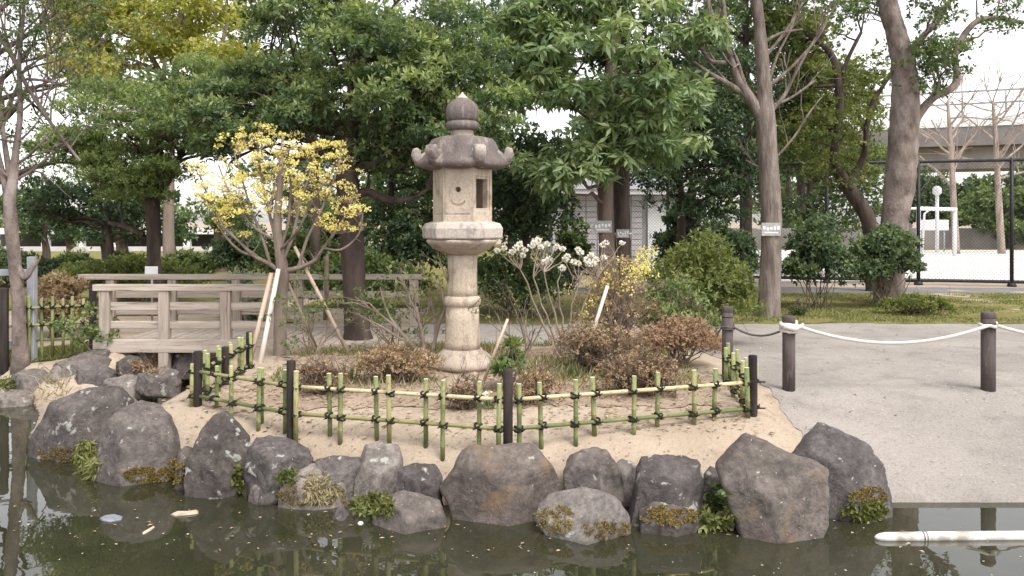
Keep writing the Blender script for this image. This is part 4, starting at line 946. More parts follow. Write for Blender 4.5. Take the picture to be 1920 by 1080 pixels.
mass('evergreen_tree', 'mid green tree filling the gap behind the evergreen crown', [(560, 70, 150, 130, 50), (470, 190, 90, 60, 18), (880, 90, 90, 130, 28), (760, 200, 120, 80, 18)], 17.5, 'leaf_broad', 209, 590, L=.11, W=.045, ros=24, tone=(0, .6), holes=[(1022, 238, 48, 38), (370, 40, 110, 130)])
for i, (bx_, Y, lf, lab) in enumerate([((-60, 478, 110, 510), 21, 'leaf_dark', 'dark bush at the left picture edge behind the bare tree'), ((90, 482, 190, 508), 24, 'leaf_mid', 'green bush under the dark spreading tree'), ((170, 484, 285, 510), 22, 'leaf_dark', 'dark bush left of the layered tree trunk'),
        ((295, 478, 400, 508), 20, 'leaf_mid', 'green bush right of the layered tree trunk'), ((390, 440, 500, 496), 23, 'leaf_dark', 'dark bush behind the silvery plant'), ((480, 430, 640, 510), 20, 'leaf_mid', 'green bush behind the yellow tree trunk'), ((690, 400, 840, 520), 18, 'leaf_dark', 'dark bush between the evergreen trunk and the lantern'), ((560, 350, 700, 470), 24, 'leaf_dark', 'dark thicket behind the evergreen trunk')]):
    BUSH.append((bx_, Y, lf, lab))
mass('hedge_tree', 'yellow green tree filling the gap behind the crooked limbs', [(1530, 230, 110, 150, 60, 1.5), (1480, 90, 80, 90, 22, 1.5)], 27, 'leaf_lit', 210, 1500, L=.15, W=.08, ros=24, r=(.5, .8), tone=(.1, .8), holes=[(1610, 80, 50, 55)])
# small trees in the left distance
for i, (px, py, rx, ry, Y, tx, lab, leaf) in enumerate([
    (70, 420, 40, 40, 30, 85, 'small dark tree nearest the left picture edge in the distance', 'leaf_dark'), (125, 425, 45, 30, 33, 130, 'dark spreading tree before the white canopy', 'leaf_dark'),
    (195, 435, 34, 28, 28, 196, 'little round topped dark tree on the far lawn', 'leaf_dark'), (230, 425, 40, 34, 26, 229, 'dark tree with a thick trunk left of the layered tree', 'leaf_dark'),
    (330, 420, 44, 40, 30, 322, 'green tree with a pale trunk behind the layered tree', 'leaf_mid'), (412, 400, 46, 34, 27, 412, 'straight trunked tree left of the yellow blossom', 'leaf_mid'), (450, 430, 30, 26, 36, 448, 'slim dark tree behind the yellow blossom', 'leaf_dark'),
    (590, 400, 60, 44, 30, 596, 'dark tree behind the upper twigs of the yellow blossom', 'leaf_dark'), (560, 330, 110, 60, 26, 548, 'broad dark tree in the distance behind the yellow blossom', 'leaf_dark')]):
    mass('distant_tree', lab, [(px, py, rx, ry, 14, 1.2)], Y, leaf, 300 + i, tx, L=.16, W=.08, ros=26, per=5, r=(.4, .65), hw=7 if i not in (3, 5) else 12, bark_='bark_brown' if i % 2 else 'bark_dark', group='small trees on the far lawn', tone=(.1, .85))
for i, (px, Y, s, lf, top) in enumerate([(-120, 60, 1, 'leaf_dark', 330), (60, 75, 1, 'leaf_mid', 350), (640, 52, 1, 'leaf_dark', 250), (800, 46, 1, 'leaf_mid', 180), (960, 50, 1, 'leaf_dark', 150), (1130, 44, 1, 'leaf_dark', 190), (1300, 48, 1, 'leaf_mid', 140), (1480, 60, 1, 'leaf_mid', 200)]):
    lab = ['far dark tree beyond the left picture edge', 'far green tree low on the left skyline', 'far dark tree behind the evergreen trunk', 'far green tree behind the lantern', 'far dark tree right of the lantern roof', 'far dark tree behind the white building', 'far green tree behind the dense evergreen', 'far green tree behind the crooked tree'][i]
    mass('distant_tree', lab, [(px, (top + 470) / 2, 110, (470 - top) / 2, 36, 4)], Y, lf, 330 + i, px, L=.4, W=.22, ros=22, per=5, r=(1.0, 1.7), hw=8, group='trees on the skyline', tone=(.1, .8), holes=[(1022, 238, 60, 45), (1045, 65, 22, 22)])

# ------------------------------------------------------------------ yellow blossom tree and its poles
rg = RS(110); yY = 9.85
t = thing('blossom_tree', P(527, 672, yY), 'small bare tree covered in yellow blossom held up by slanting poles', 'tree')
tp, tr = trace([(526, 678, 13), (525, 620, 12), (527, 560, 12), (530, 510, 12), (524, 470, 9), (520, 420, 8), (524, 360, 6), (528, 300, 4), (530, 255, 2)], yY)
m = MB(); m.tube([tp[0] - Vector((0, 0, .2))] + tp, [tr[0] * 1.2] + tr, 14, wob=.12, rg=rg); m.build('trunk', M['bark_blossom'], t)
m = MB(); tips = []
YL = [[(528, 512, 9), (507, 496, 8), (478, 480, 6), (445, 450, 5), (415, 420, 4), (395, 380, 3), (378, 335, 2)], [(507, 496, 6), (490, 440, 5), (470, 390, 4), (455, 340, 3), (440, 290, 2)],
      [(528, 500, 8), (515, 440, 6), (500, 380, 5), (488, 320, 4), (482, 265, 2, -.2)], [(532, 508, 9), (560, 502, 8), (590, 488, 6), (606, 465, 5), (625, 440, 4), (650, 400, 3), (662, 370, 2)],
      [(530, 490, 7), (550, 440, 6), (562, 380, 5), (580, 330, 4), (590, 280, 2, .2)], [(560, 500, 6), (575, 450, 5), (600, 400, 4), (625, 340, 3), (640, 290, 2)],
      [(478, 480, 5), (450, 470, 4), (420, 440, 3), (405, 410, 2)], [(524, 470, 5), (540, 420, 5), (545, 350, 4), (540, 280, 2, -.3)], [(606, 465, 4), (640, 468, 4), (672, 440, 3), (680, 400, 2)], [(515, 450, 5), (470, 420, 4), (430, 360, 3, .3), (410, 310, 2, .3)],
      [(524, 470, 5), (560, 430, 4, -.4), (580, 380, 3, -.5)], [(520, 440, 5), (505, 400, 4, .5), (520, 330, 3, .6)]]
for lb in YL:
    lp, lr = trace([(q[0], q[1], q[2] * .56) + tuple(q[3:]) for q in lb], yY); m.tube(lp, lr, 8, cap=False, wob=.15, rg=rg)
    for j in range(8, len(lp), 2):
        d = (lp[j] - lp[j - 2]).normalized()
        for k in range(rg.randint(1, 3)):
            grow(m, lp[j], d * .5 + Vector((rg.normal() * .7, rg.normal() * .6, .35)), .15 * (.6 + .7 * rg.rand()), lr[j] * .45, 1, rg, tips, .65, .1, nseg=3, kids=(2, 3), n=5)
SPR = [(460, 252), (494, 237), (520, 245), (580, 267), (640, 267), (480, 289), (531, 278), (609, 293), (524, 307), (594, 315), (450, 326), (430, 340), (550, 340), (594, 345), (646, 310), (365, 305), (400, 370), (480, 355), (542, 378),
       (631, 390), (668, 390), (500, 265), (470, 300), (560, 300), (620, 330), (505, 330), (570, 360), (415, 350), (440, 375), (390, 345), (655, 345), (610, 365), (520, 350), (465, 340), (640, 420), (660, 425), (545, 320), (575, 285),
       (600, 270), (445, 265), (510, 290), (490, 372), (455, 395), (420, 395), (560, 395), (600, 405), (525, 400), (378, 320), (635, 290), (585, 330), (495, 310), (540, 255), (650, 370), (380, 360), (470, 325)]
limbpts = []
for lb in YL: limbpts += trace(lb, yY)[0]
um = []
for px, py in SPR:
    e = P(px, py + 6, yY + rg.normal() * .28); near = min(limbpts, key=lambda q: (q - e).length + max(0, q.z - e.z) * 2)
    b_ = bez(near, e, (rg.normal() * .03, rg.normal() * .03, -.05), 6, rg, .008); m.tube(b_, np.linspace(.009, .003, 6), 5, cap=False)
    for k in range(rg.randint(4, 7)):
        q = e + Vector((rg.normal() * .085, rg.normal() * .085, rg.normal() * .032 + .02)); m.tube([b_[4], (b_[4] + q) / 2 + Vector((0, 0, -.012)), q], [.003, .0025, .002], 4, cap=False); um.append(list(q))
m.build('branches', M['bark_blossom'], t)
tp_ = np.array([list(q[0]) for q in tips]); px_ = 960 + tp_[:, 0] * F / tp_[:, 1]; py_ = HOR - (tp_[:, 2] - EYE) * F / tp_[:, 1]
ex = tp_[(py_ < 440) & (px_ < 670) & (rg.rand(len(tp_)) < .2)]
sel = np.concatenate([np.array(um), ex])
# each umbel: a flattened tuft of tiny yellow flowers
N = len(sel); li = np.repeat(np.arange(N), 24)
off = rdir(rg, len(li)) * (.6 + .7 * rg.rand(N))[li][:, None] * np.array([.042, .042, .020])
leaf_mesh('blossom', sel[li] + off, off + rg.normal(size=off.shape) * .02, rdir(rg, len(li)), .025, .021, .5 + .3 * rg.normal(size=len(li)), M['petal_yellow'], t, fold=.1)
def pole(p, q, r, mat, label, grp=None, name='support_pole'):
    m = MB(); p = Vector(p); q = Vector(q); m.tube([p, p.lerp(q, .5) + Vector(rng.normal(size=3)) * .004, q], [r * 1.05, r, r * .92], 10)
    return tag(m.build(name, M[mat]), label, 'pole', grp)
PG = 'poles propping the yellow tree'
pole(P(462, 702, 9.5), P(509, 512, 9.75), .027, 'stake', 'weathered leaning pole furthest left of the yellow tree props', PG)
pole(P(484, 702, 9.3), P(522, 505, 9.72), .027, 'stake_white', 'bleached pale pole propping the yellow tree from the left', PG)
pole(P(656, 668, 9.9), P(552, 462, 9.9), .022, 'stake', 'long thin pole slanting down to the right from the yellow tree', PG)
pole(P(592, 650, 10.3), P(540, 530, 9.98), .020, 'stake', 'short pole behind the yellow tree trunk', PG)
pole(P(1098, 668, 8.9), P(1139, 536, 9.0), .020, 'stake_white', 'white pole leaning in the brown shrubs right of the lantern', None)
pole(P(1204, 612, 10.3), P(1222, 580, 10.3), .022, 'stake_white', 'short white pole end among the thin stems of the leggy shrub', None)
pole(P(908, 712, 7.9), P(952, 598, 8.0), .014, 'stake', 'thin bamboo cane leaning beside the leafy sapling', None)
pole(P(610, 600, 10.6), P(612, 480, 10.6), .03, 'twig_brown', 'upright brown post behind the yellow tree', None)

# ------------------------------------------------------------------ garden shrubs
def shrub(name, label, base, Y, stems, leaf, seed, cat='shrub', twig='twig', tipleaf=(6, 5), L=.05, W=.022, depth=2, len0=.5, r0=.012, spread=.5, up=.1, droop=0., dirs=None, tone=(.2, .8), rr=(.03, .10), keep=.8, group=None, kids=(2, 3), flat=.8):
    rg = RS(seed); b0 = P(base[0], base[1], Y); b0.z = g(b0.x, b0.y)
    t = thing(name, b0, label, cat, group); m = MB(); tips = []
    for k in range(stems):
        d = Vector(dirs[k % len(dirs)]) if dirs else Vector((rg.normal() * spread, rg.normal() * spread, 1))
        grow(m, b0 + Vector((rg.normal() * .03, rg.normal() * .03, -.03)), d, len0 * (.75 + .5 * rg.rand()), r0 * (.7 + .6 * rg.rand()), depth, rg, tips, spread, up, kids=kids, n=6)
    m.build('stems', M[twig], t)
    tp_ = np.array([list(q[0]) for q in tips]); tp_ = tp_[rg.rand(len(tp_)) < keep]
    if leaf: foliage('leaves', tp_, rg, leaf, t, r=rr, ros=tipleaf[0], per=tipleaf[1], L=L, W=W, droop=droop, tone=tone, flat=flat)
    return t, np.array([list(q[0]) for q in tips]), rg
def mound(name, label, box, Y, leaf, seed, n=1500, L=.04, W=.018, cat='shrub', twig='twig_brown', tone=(.15, .8), depth=None, lump=14, stems=26, group=None, hole=.0):
    """low dense shrub: leaves over a lumpy dome, twigs from one foot"""
    rg = RS(seed); x0, y0, x1, y1 = box; c0 = P((x0 + x1) / 2, y1, Y); c0.z = g(c0.x, c0.y)
    rx = m_((x1 - x0) / 2, Y); h = (EYE - (y0 - HOR) * Y / F) - c0.z; ry = depth or rx * .7
    t = thing(name, c0, label, cat, group); cs = []
    for k in range(lump):
        a = rg.rand() * 2 * PI; q = rg.rand() ** .6; e = rg.rand()
        hh = h * (1 - .45 * q ** 2) * (.45 + .5 * e); cs.append((c0.x + rx * .85 * q * math.cos(a), c0.y + ry * .85 * q * math.sin(a), c0.z + hh))
    m = MB()
    for k in range(stems):
        e = Vector(cs[k % len(cs)]) + Vector(rg.normal(size=3)) * .06
        m.tube(bez(c0 + Vector((rg.normal() * rx * .18, rg.normal() * ry * .18, -.02)), e, (rg.normal() * .05, rg.normal() * .05, .06), 6, rg, .012), np.linspace(.011, .003, 6), 5, cap=False)
        for j in range(3): m.tube([e, e + Vector(rg.normal(size=3)) * .05, e + Vector(rg.normal(size=3)) * .10 + Vector((0, 0, .03))], [.004, .003, .0015], 4, cap=False)
    m.build('stems', M[twig], t)
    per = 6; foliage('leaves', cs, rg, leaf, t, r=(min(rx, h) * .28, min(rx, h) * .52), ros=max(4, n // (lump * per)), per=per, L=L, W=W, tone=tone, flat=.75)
    return t
mound('azalea', 'dense russet azalea at the right back of the bed', (1180, 598, 1356, 700), 9.0, 'leaf_red', 401, 9000, .030, .014, lump=60, group='azaleas')
mound('azalea', 'sparse brown azalea close behind the right fence panel', (1120, 660, 1285, 785), 7.8, 'leaf_brown', 402, 3600, .028, .013, lump=44, stems=110, group='azaleas')
mound('azalea', 'thin brownish azalea below the white leaning pole', (1025, 605, 1205, 715), 8.8, 'leaf_brown', 403, 3600, .03, .013, lump=46, stems=110, group='azaleas')
mound('azalea', 'orange brown azalea left of the lantern base', (660, 652, 828, 745), 8.3, 'leaf_brown', 404, 6500, .030, .012, lump=36, stems=50, group='azaleas')
mound('azalea', 'small brown azalea right of the central fence post', (945, 700, 1048, 768), 7.4, 'leaf_brown', 405, 2600, .03, .013, lump=20, stems=44, group='azaleas')
mound('azalea', 'twiggy azalea behind the left fence panel', (560, 680, 650, 765), 7.9, 'leaf_red', 406, 1500, .03, .014, lump=18, stems=60, group='azaleas')
mound('azalea', 'little twiggy azalea behind the fence between the pale rails', (840, 715, 905, 775), 7.3, 'leaf_brown', 407, 900, .028, .013, lump=12, stems=44, group='azaleas')
mound('rounded_shrub', 'rounded bright green shrub at the right back of the garden', (1215, 438, 1420, 600), 11.2, 'leaf_lit', 408, 16000, .07, .024, lump=60, tone=(.0, .75))
mound('grey_shrub', 'leggy green shrub with many thin stems in front of the rounded green shrub', (1180, 520, 1350, 640), 10.2, 'leaf_mid', 409, 3000, .06, .028, lump=34, stems=90, tone=(.35, 1.0), twig='twig')
mound('forsythia', 'twiggy shrub with yellow flower sprays right of the lantern', (1060, 480, 1240, 640), 10.0, 'leaf_brown', 410, 2400, .035, .015, lump=50, stems=110, twig='twig', tone=(.3, 1))
# its yellow sprays
rg = RS(411); sp = bpy.data.objects['forsythia']; cs = []
for (a, b_, c, d) in ((1060, 545, 1230, 500), (1080, 600, 1150, 520), (1140, 560, 1235, 480), (1100, 560, 1190, 490), (1170, 540, 1210, 478)):
    for k in range(26):
        u = rg.rand(); cs.append(list(P(a + (c - a) * u + rg.normal() * 10, b_ + (d - b_) * u + rg.normal() * 12, 10 + rg.normal() * .25)))
cs = np.array(cs); li = np.repeat(np.arange(len(cs)), 10); off = rdir(rg, len(li)) * .032
leaf_mesh('flowers', cs[li] + off, off, rdir(rg, len(li)), .028, .020, .4 + .3 * rg.normal(size=len(li)), M['petal_yellow'], sp)
# white-flowered paperbush
rg = RS(412); wY = 9.6
b0 = P(1058, 628, wY); b0.z = g(b0.x, b0.y); t = thing('paperbush', b0, 'leggy bare shrub topped with round cream white flower heads', 'shrub')
WF = [(932, 467), (945, 462), (960, 470), (975, 455), (984, 466), (996, 458), (1010, 447), (1014, 461), (1022, 488), (1030, 484), (1044, 459), (1055, 464), (1084, 465), (1088, 471), (1060, 484), (1064, 478), (1076, 489), (1084, 491), (1100, 485), (1108, 476), (1118, 484), (1132, 481), (1137, 452), (1131, 456), (1167, 453), (1026, 455), (1104, 493), (968, 462), (1054, 500), (980, 476), (1003, 453), (1112, 492)]
m = MB(); hubs = [P(1000, 520, wY + .1), P(975, 505, wY - .1), P(1045, 530, wY), P(1085, 530, wY + .15), P(1120, 520, wY), P(1020, 510, wY - .2)]
for i, h in enumerate(hubs): m.tube(bez(b0 + Vector((rg.normal() * .04, rg.normal() * .04, -.03)), h, (rg.normal() * .04, .05, -.05), 8, rg, .012), np.linspace(.016, .008, 8), 7, cap=False)
fl = []
for px, py in WF:
    e = P(px, py + 3, wY + rg.normal() * .15); h = min(hubs, key=lambda q: (q - e).length); m.tube(bez(h, e, (rg.normal() * .02, 0, -.03), 6, rg, .006), np.linspace(.008, .004, 6), 5, cap=False); fl.append(list(e))
m.build('stems', M['twig'], t)
for e in fl:
    N = 46; off = rdir(rg, N); off[:, 2] *= .72; off[:, 2] += .1
    leaf_mesh('flower_head', np.array(e)[None] + off * .017, off, rdir(rg, N), .028 * (.8 + .5 * rg.rand()), .024, .6 + .25 * rg.normal(size=N), M['petal_white'], t, fold=.05)
# pale stemmed shrub left of the lantern
shrub('magnolia_shrub', 'leafing shrub with pale bare stems left of the lantern shaft', (806, 662), 9.1, 5, 'leaf_lit', 413, twig='twig', len0=.62, r0=.024, depth=3, spread=.42, up=.12, tipleaf=(1, 3), L=.05, W=.026, keep=.35, tone=(.5, 1), dirs=[(-.45, 0, 1), (.35, .1, 1), (0, -.2, 1), (-.7, .2, .9), (.6, -.1, .9)])
shrub('twig_shrub', 'thin twiggy shrub between the lantern and the white flowers', (985, 655), 10, 6, 'leaf_mid', 414, len0=.5, r0=.010, depth=3, spread=.45, tipleaf=(1, 3), L=.04, W=.02, keep=.5)
shrub('twig_shrub', 'thin bare shrub under the yellow blossom', (590, 690), 9.9, 7, 'leaf_mid', 415, len0=.42, r0=.010, depth=3, spread=.55, tipleaf=(2, 3), L=.05, W=.024, keep=.4, twig='twig')
shrub('twig_shrub', 'spindly shrub with pale stems beside the evergreen trunk', (742, 648), 10.4, 5, 'leaf_mid', 416, len0=.40, r0=.010, depth=3, spread=.5, tipleaf=(2, 4), L=.06, W=.028, keep=.6, twig='twig_brown')
shrub('twig_shrub', 'thin grey shrub growing in front of the bridge railing', (300, 655), 10.2, 6, None, 417, len0=.42, r0=.007, depth=3, spread=.45)
shrub('leafy_shrub', 'small leafy shrub at the end of the left fence', (182, 645), 10.5, 5, 'leaf_mid', 418, len0=.28, r0=.008, depth=2, spread=.6, tipleaf=(4, 4), L=.06, W=.03, tone=(.4, 1))
mound('leafy_sapling', 'glossy green leafy sapling beside the cane at the lantern foot', (926, 626, 988, 712), 7.9, 'leaf_mid', 419, 900, .075, .034, lump=14, stems=14, tone=(.25, 1), twig='twig')
mound('silver_plant', 'silvery variegated clump beyond the bridge', (405, 486, 492, 535), 13.6, 'leaf_silver', 420, 1300, .16, .05, lump=14, stems=8, tone=(.3, 1))
mound('russet_hedge', 'clipped russet shrub behind the far left bamboo fence', (50, 515, 165, 625), 12.0, 'leaf_brown', 421, 8000, .06, .03, lump=40, tone=(.1, .9))
mound('green_hedge', 'green hedge behind the evergreen trunk', (560, 478, 800, 590), 15.5, 'leaf_mid', 422, 11000, .08, .04, lump=60, tone=(.1, .8), depth=.8)
mound('green_hedge', 'brownish green hedge seen behind the lantern shaft', (860, 478, 1075, 588), 14.6, 'leaf_mid', 429, 9000, .08, .035, lump=60, tone=(.0, .6), depth=.8)
mound('green_hedge', 'long low green hedge beyond the bridge at left', (100, 485, 400, 560), 17.0, 'leaf_lit', 423, 8000, .08, .04, lump=60, tone=(.0, .6), depth=.9)
mound('evergreen_bush', 'dark green bush on a short stem nearest the pale pruned trunk', (1470, 398, 1595, 585), 15.6, 'leaf_dark', 424, 12000, .075, .04, lump=46, tone=(.3, 1.0), stems=16)
mound('evergreen_bush', 'dark green bush behind the leaning trunk', (1590, 408, 1722, 590), 15.8, 'leaf_dark', 425, 12000, .075, .04, lump=46, tone=(.3, 1.0), stems=16)
mound('low_bush', 'low ground hugging green bush at the foot of the leaning trunk', (1640, 556, 1790, 592), 14.6, 'leaf_lit', 426, 5000, .05, .022, lump=40, tone=(.1, .7), depth=.5)
mound('low_bush', 'tiny green tuft in the lawn between the two pale trunks', (1480, 568, 1512, 590), 14.5, 'leaf_mid', 427, 900, .05, .022, lump=10, tone=(.1, .7))
for i, (bx_, Y, lf, lab) in enumerate(BUSH): mound('background_bush', lab, bx_, Y, lf, 700 + i, 7000, .11, .055, lump=46, tone=(.05, .85), stems=20, group='bushes on the far lawn')
mound('background_bush', 'leafy bush screening the left part of the white building', (1030, 400, 1110, 540), 20, 'leaf_mid', 720, 5000, .10, .05, lump=34, tone=(0, .7))
mound('background_bush', 'leafy bush screening the door of the white building', (1225, 380, 1320, 540), 20, 'leaf_dark', 721, 6000, .10, .05, lump=34, tone=(0, .8))
mound('dark_bush', 'dark bush behind the pale pruned trunk', (1300, 400, 1420, 560), 16.5, 'leaf_dark', 428, 9000, .08, .04, lump=40, tone=(.1, .8))
for i, (px, py, Y, h, lab) in enumerate([(655, 712, 8.4, .20, 'blue green bulb leaves at the foot of the long prop pole'), (1002, 716, 7.6, .16, 'green bulb leaves by the small brown azalea'), (1070, 690, 8.4, .18, 'tuft of bulb leaves beside the white leaning pole'), (915, 728, 7.3, .12, 'small bulb clump with pale flowers behind the centre post')]):
    rg = RS(430 + i); c = P(px, py, Y); c.z = g(c.x, c.y); N = 26; t = thing('bulb_plant', c, lab, 'plant', 'bulb plants in the bed')
    b_ = np.array(c)[None] + rg.normal(size=(N, 3)) * np.array([.035, .035, 0]); d = np.stack([rg.normal(size=N) * .35, rg.normal(size=N) * .35, np.ones(N)], 1)
    leaf_mesh('leaves', b_, d, rdir(rg, N), h * (.7 + .5 * rg.rand(N)), .016, .3 + .3 * rg.rand(N), M['leaf_mid'], t, mid=.3)
    if i == 3:
        for k in range(4):
            e = np.array(c) + np.array([rg.normal() * .05, rg.normal() * .04, .10 + .05 * rg.rand()]); o_ = rdir(rg, 10)
            leaf_mesh('flower', e[None] + o_ * .004, o_, rdir(rg, 10), .026, .016, .5 + .4 * rg.rand(10), M['petal_white'] if k else M['petal_yellow'], t)
# moss, ferns and grasses on the rocks
bpy.context.view_layer.update(); DG = bpy.context.evaluated_depsgraph_get()
def tuft(name, label, box, Y, leaf, n, L, W, seed, kind=None, cat='fern', droop=.5, tone=(.2, .9), dY=.12):
    """small leaves rooted on the rock surface (moss) or just in front of it (ferns)"""
    rg = RS(seed); x0, y0, x1, y1 = box; ps = []; ns = []
    cx, cy, hx, hy = (x0 + x1) / 2, (y0 + y1) / 2, (x1 - x0) / 2, (y1 - y0) / 2; off = Vector((seed * .37, 0, 0)); tries = 0
    while len(ps) < n and tries < n * 6:
        tries += 1
        x = x0 + (x1 - x0) * rg.rand(); y = y0 + (y1 - y0) * rg.rand()
        if ((x - cx) / hx) ** 2 + ((y - cy) / hy) ** 2 > 1.0 + .5 * mn.noise(Vector((x * .05, y * .05, 0)) + off): continue
        if mn.noise(Vector((x * .07, y * .09, 1)) + off) < -.15: continue
        a = P(x, y, Y - .8); b_ = P(x, y, Y + .8); d = (b_ - a).normalized()
        ok, loc, nr, idx, ob, mt = bpy.context.scene.ray_cast(DG, a, d, distance=2.2)
        if ok and ob.name.startswith('rock'): ps.append(list(loc - d * .006)); ns.append(list(nr))
        elif not kind: ps.append(list(P(x, y, Y + .05 + rg.rand() * .08))); ns.append([0, -.6, .5])
    p = np.array(ps); nr = np.array(ns); n = len(p)
    d = nr * .55 + rg.normal(size=(n, 3)) * .55 + np.array([0, -.15, .35 - droop])
    o = leaf_mesh(name, p, d, nr + rg.normal(size=(n, 3)) * .5, L * (.6 + .8 * rg.rand(n)), W, tone[0] + (tone[1] - tone[0]) * rg.rand(n), M[leaf], None)
    return tag(o, label, None, None, 'stuff')
tuft('fern_clump', 'yellow green fern hanging between the two leftmost pond boulders', (140, 825, 188, 895), 6.92, 'leaf_grass', 420, .075, .016, 501, droop=.9, tone=(.5, 1))
tuft('moss', 'brown moss along the foot of the domed boulder', (228, 874, 335, 905), 6.55, 'leaf_moss', 1650, .014, .010, 502, 'stuff')
tuft('moss', 'yellow moss right of the domed boulder', (310, 858, 348, 908), 6.55, 'leaf_moss', 630, .014, .010, 503, 'stuff', tone=(.5, 1))
tuft('moss', 'brown moss under the leftmost boulder', (70, 838, 160, 868), 7.15, 'leaf_moss', 750, .014, .010, 504, 'stuff', tone=(.0, .7))
tuft('creeper', 'small green creeper between the pointed and craggy rocks', (434, 868, 458, 920), 6.3, 'leaf_grass', 90, .05, .03, 505, cat='plant', tone=(.2, .8))
tuft('grass_tuft', 'green grass on top of the straw covered stone', (520, 878, 560, 905), 6.15, 'leaf_grass', 220, .06, .010, 506, cat='grass', tone=(.1, .6))
tuft('dry_straw', 'dry straw spilling over the low mossy stone', (565, 885, 635, 940), 6.0, 'leaf_straw', 420, .055, .010, 507, 'stuff', droop=1.1)
tuft('moss', 'brown moss on the low straw covered stone', (515, 900, 650, 950), 6.0, 'leaf_moss', 1050, .014, .010, 508, 'stuff', tone=(.0, .6))
tuft('fern_clump', 'small green fern in front of the square cut block', (665, 925, 740, 968), 5.85, 'leaf_grass', 360, .05, .02, 509, tone=(.2, .9))
tuft('moss', 'brown moss beside the small fern before the square block', (640, 930, 740, 955), 5.95, 'leaf_moss', 630, .014, .010, 510, 'stuff', tone=(.3, 1))
tuft('moss', 'moss at the left foot of the low wide stone', (1000, 945, 1080, 1000), 5.52, 'leaf_moss', 750, .014, .010, 511, 'stuff', tone=(.3, 1))
tuft('moss', 'moss round the right foot of the low wide stone', (1090, 975, 1195, 1012), 5.46, 'leaf_moss', 570, .014, .010, 512, 'stuff')
tuft('moss', 'yellow brown moss over the dark wet stone', (1200, 948, 1312, 985), 5.62, 'leaf_moss', 1350, .014, .010, 513, 'stuff', tone=(.3, 1))
tuft('fern_clump', 'bright green leafy clump left of the large angular boulder', (1305, 940, 1378, 1004), 5.62, 'leaf_grass', 520, .055, .026, 514, tone=(.3, 1))
tuft('creeper', 'dark leafy creeper above the bright green clump', (1325, 905, 1362, 950), 5.75, 'leaf_mid', 160, .05, .03, 515, cat='plant')
tuft('fern_clump', 'mossy fern at the foot of the far right boulder', (1575, 935, 1668, 978), 5.68, 'leaf_grass', 380, .045, .018, 516, tone=(0, .8))
tuft('moss', 'rusty moss above the fern on the far right boulder', (1590, 912, 1665, 950), 5.70, 'leaf_moss', 900, .014, .010, 517, 'stuff', tone=(.2, 1))
tuft('grass_tuft', 'green weeds on the left bank slab', (0, 705, 30, 735), 9.9, 'leaf_grass', 200, .07, .014, 518, cat='grass', tone=(.1, .6))
tuft('grass_tuft', 'thin dry stems growing between the left bank stones', (60, 700, 130, 760), 8.8, 'leaf_straw', 90, .16, .010, 519, cat='grass', droop=0)
tuft('moss', 'rusty weeds beside the stream mouth', (245, 670, 320, 700), 9.6, 'leaf_brown', 500, .04, .016, 520, 'stuff')
# fallen leaves and pale flecks
rg = RS(530)
def scatter(name, label, n, xr, yr, L, W, mat, zf, seed):
    rg = RS(seed); x = xr[0] + (xr[1] - xr[0]) * rg.rand(n); y = yr[0] + (yr[1] - yr[0]) * rg.rand(n); z = zf(x, y)
    d = np.stack([rg.normal(size=n), rg.normal(size=n), np.zeros(n) + .05], 1)
    o = leaf_mesh(name, np.stack([x, y, z], 1), d, np.tile([0, 0, 1.0], (n, 1)), L * (.5 + rg.rand(n)), W * (.5 + rg.rand(n)), rg.rand(n), M[mat], None, org=(0, 0, 0)); return tag(o, label, None, None, 'stuff')
scatter('fallen_leaves', 'dead leaves scattered over the garden soil', 2600, (-2.7, 2.0), (6.6, 10.5), .045, .025, 'litter', lambda x, y: gz(x, y) + .014, 531)
scatter('fallen_leaves', 'few pale bits on the path', 260, (2.6, 8), (6.4, 13), .03, .02, 'litter', lambda x, y: gz(x, y) + .014, 532)
scatter('fallen_leaves', 'dead leaves on the lawn', 700, (2.4, 14), (13.4, 18), .07, .04, 'litter', lambda x, y: gz(x, y) + .02, 533)
scatter('fallen_leaves', 'dead leaves on the left bank', 300, (-6, -2.8), (7.5, 10.6), .05, .03, 'litter', lambda x, y: gz(x, y) + .014, 534)
scatter('pebbles', 'small pale stones and grit on the sand behind the rocks', 1800, (-3.4, 2.6), (6.1, 8.0), .018, .014, 'litter', lambda x, y: gz(x, y) + .008, 536)
scatter('pebbles', 'pale grit on the path', 2500, (2.6, 7.5), (6.3, 11), .014, .011, 'fleck', lambda x, y: gz(x, y) + .012, 537)
scatter('floating_flecks', 'tiny pale petals and bits floating on the pond', 130, (-3.5, 3.2), (4.2, 5.9), .014, .012, 'fleck', lambda x, y: x * 0 + WZ + .004, 535)
def bladegrass(name, label, n, xr, yr, h, leaf, seed, keep):
    rg = RS(seed); x = xr[0] + (xr[1] - xr[0]) * rg.rand(n); y = yr[0] + (yr[1] - yr[0]) * rg.rand(n)
    k = np.array([mn.noise(Vector((a * .9, b_ * .9, 3.3))) for a, b_ in zip(x, y)]) > keep; x, y = x[k], y[k]; n = len(x)
    d = np.stack([rg.normal(size=n) * .5, rg.normal(size=n) * .5, np.ones(n)], 1)
    o = leaf_mesh(name, np.stack([x, y, gz(x, y) + .008], 1), d, rdir(rg, n), h * (.5 + rg.rand(n)), .012, rg.rand(n), M[leaf], None, org=(0, 0, 0), mid=.3); return tag(o, label, None, None, 'stuff')
bladegrass('grass', 'short thin grass on the lawn strip', 42000, (2.6, 14.5), (13.4, 18.6), .045, 'leaf_grass', 540, -.12)
bladegrass('grass', 'short grass on the left bank', 7000, (-7.2, -5.4), (10.5, 11.5), .06, 'leaf_grass', 541, -.4)
bladegrass('weeds', 'sparse weeds and dry grass among the shrubs in the bed', 9000, (-2.4, 1.8), (8.2, 10.9), .07, 'leaf_grass', 542, .10)
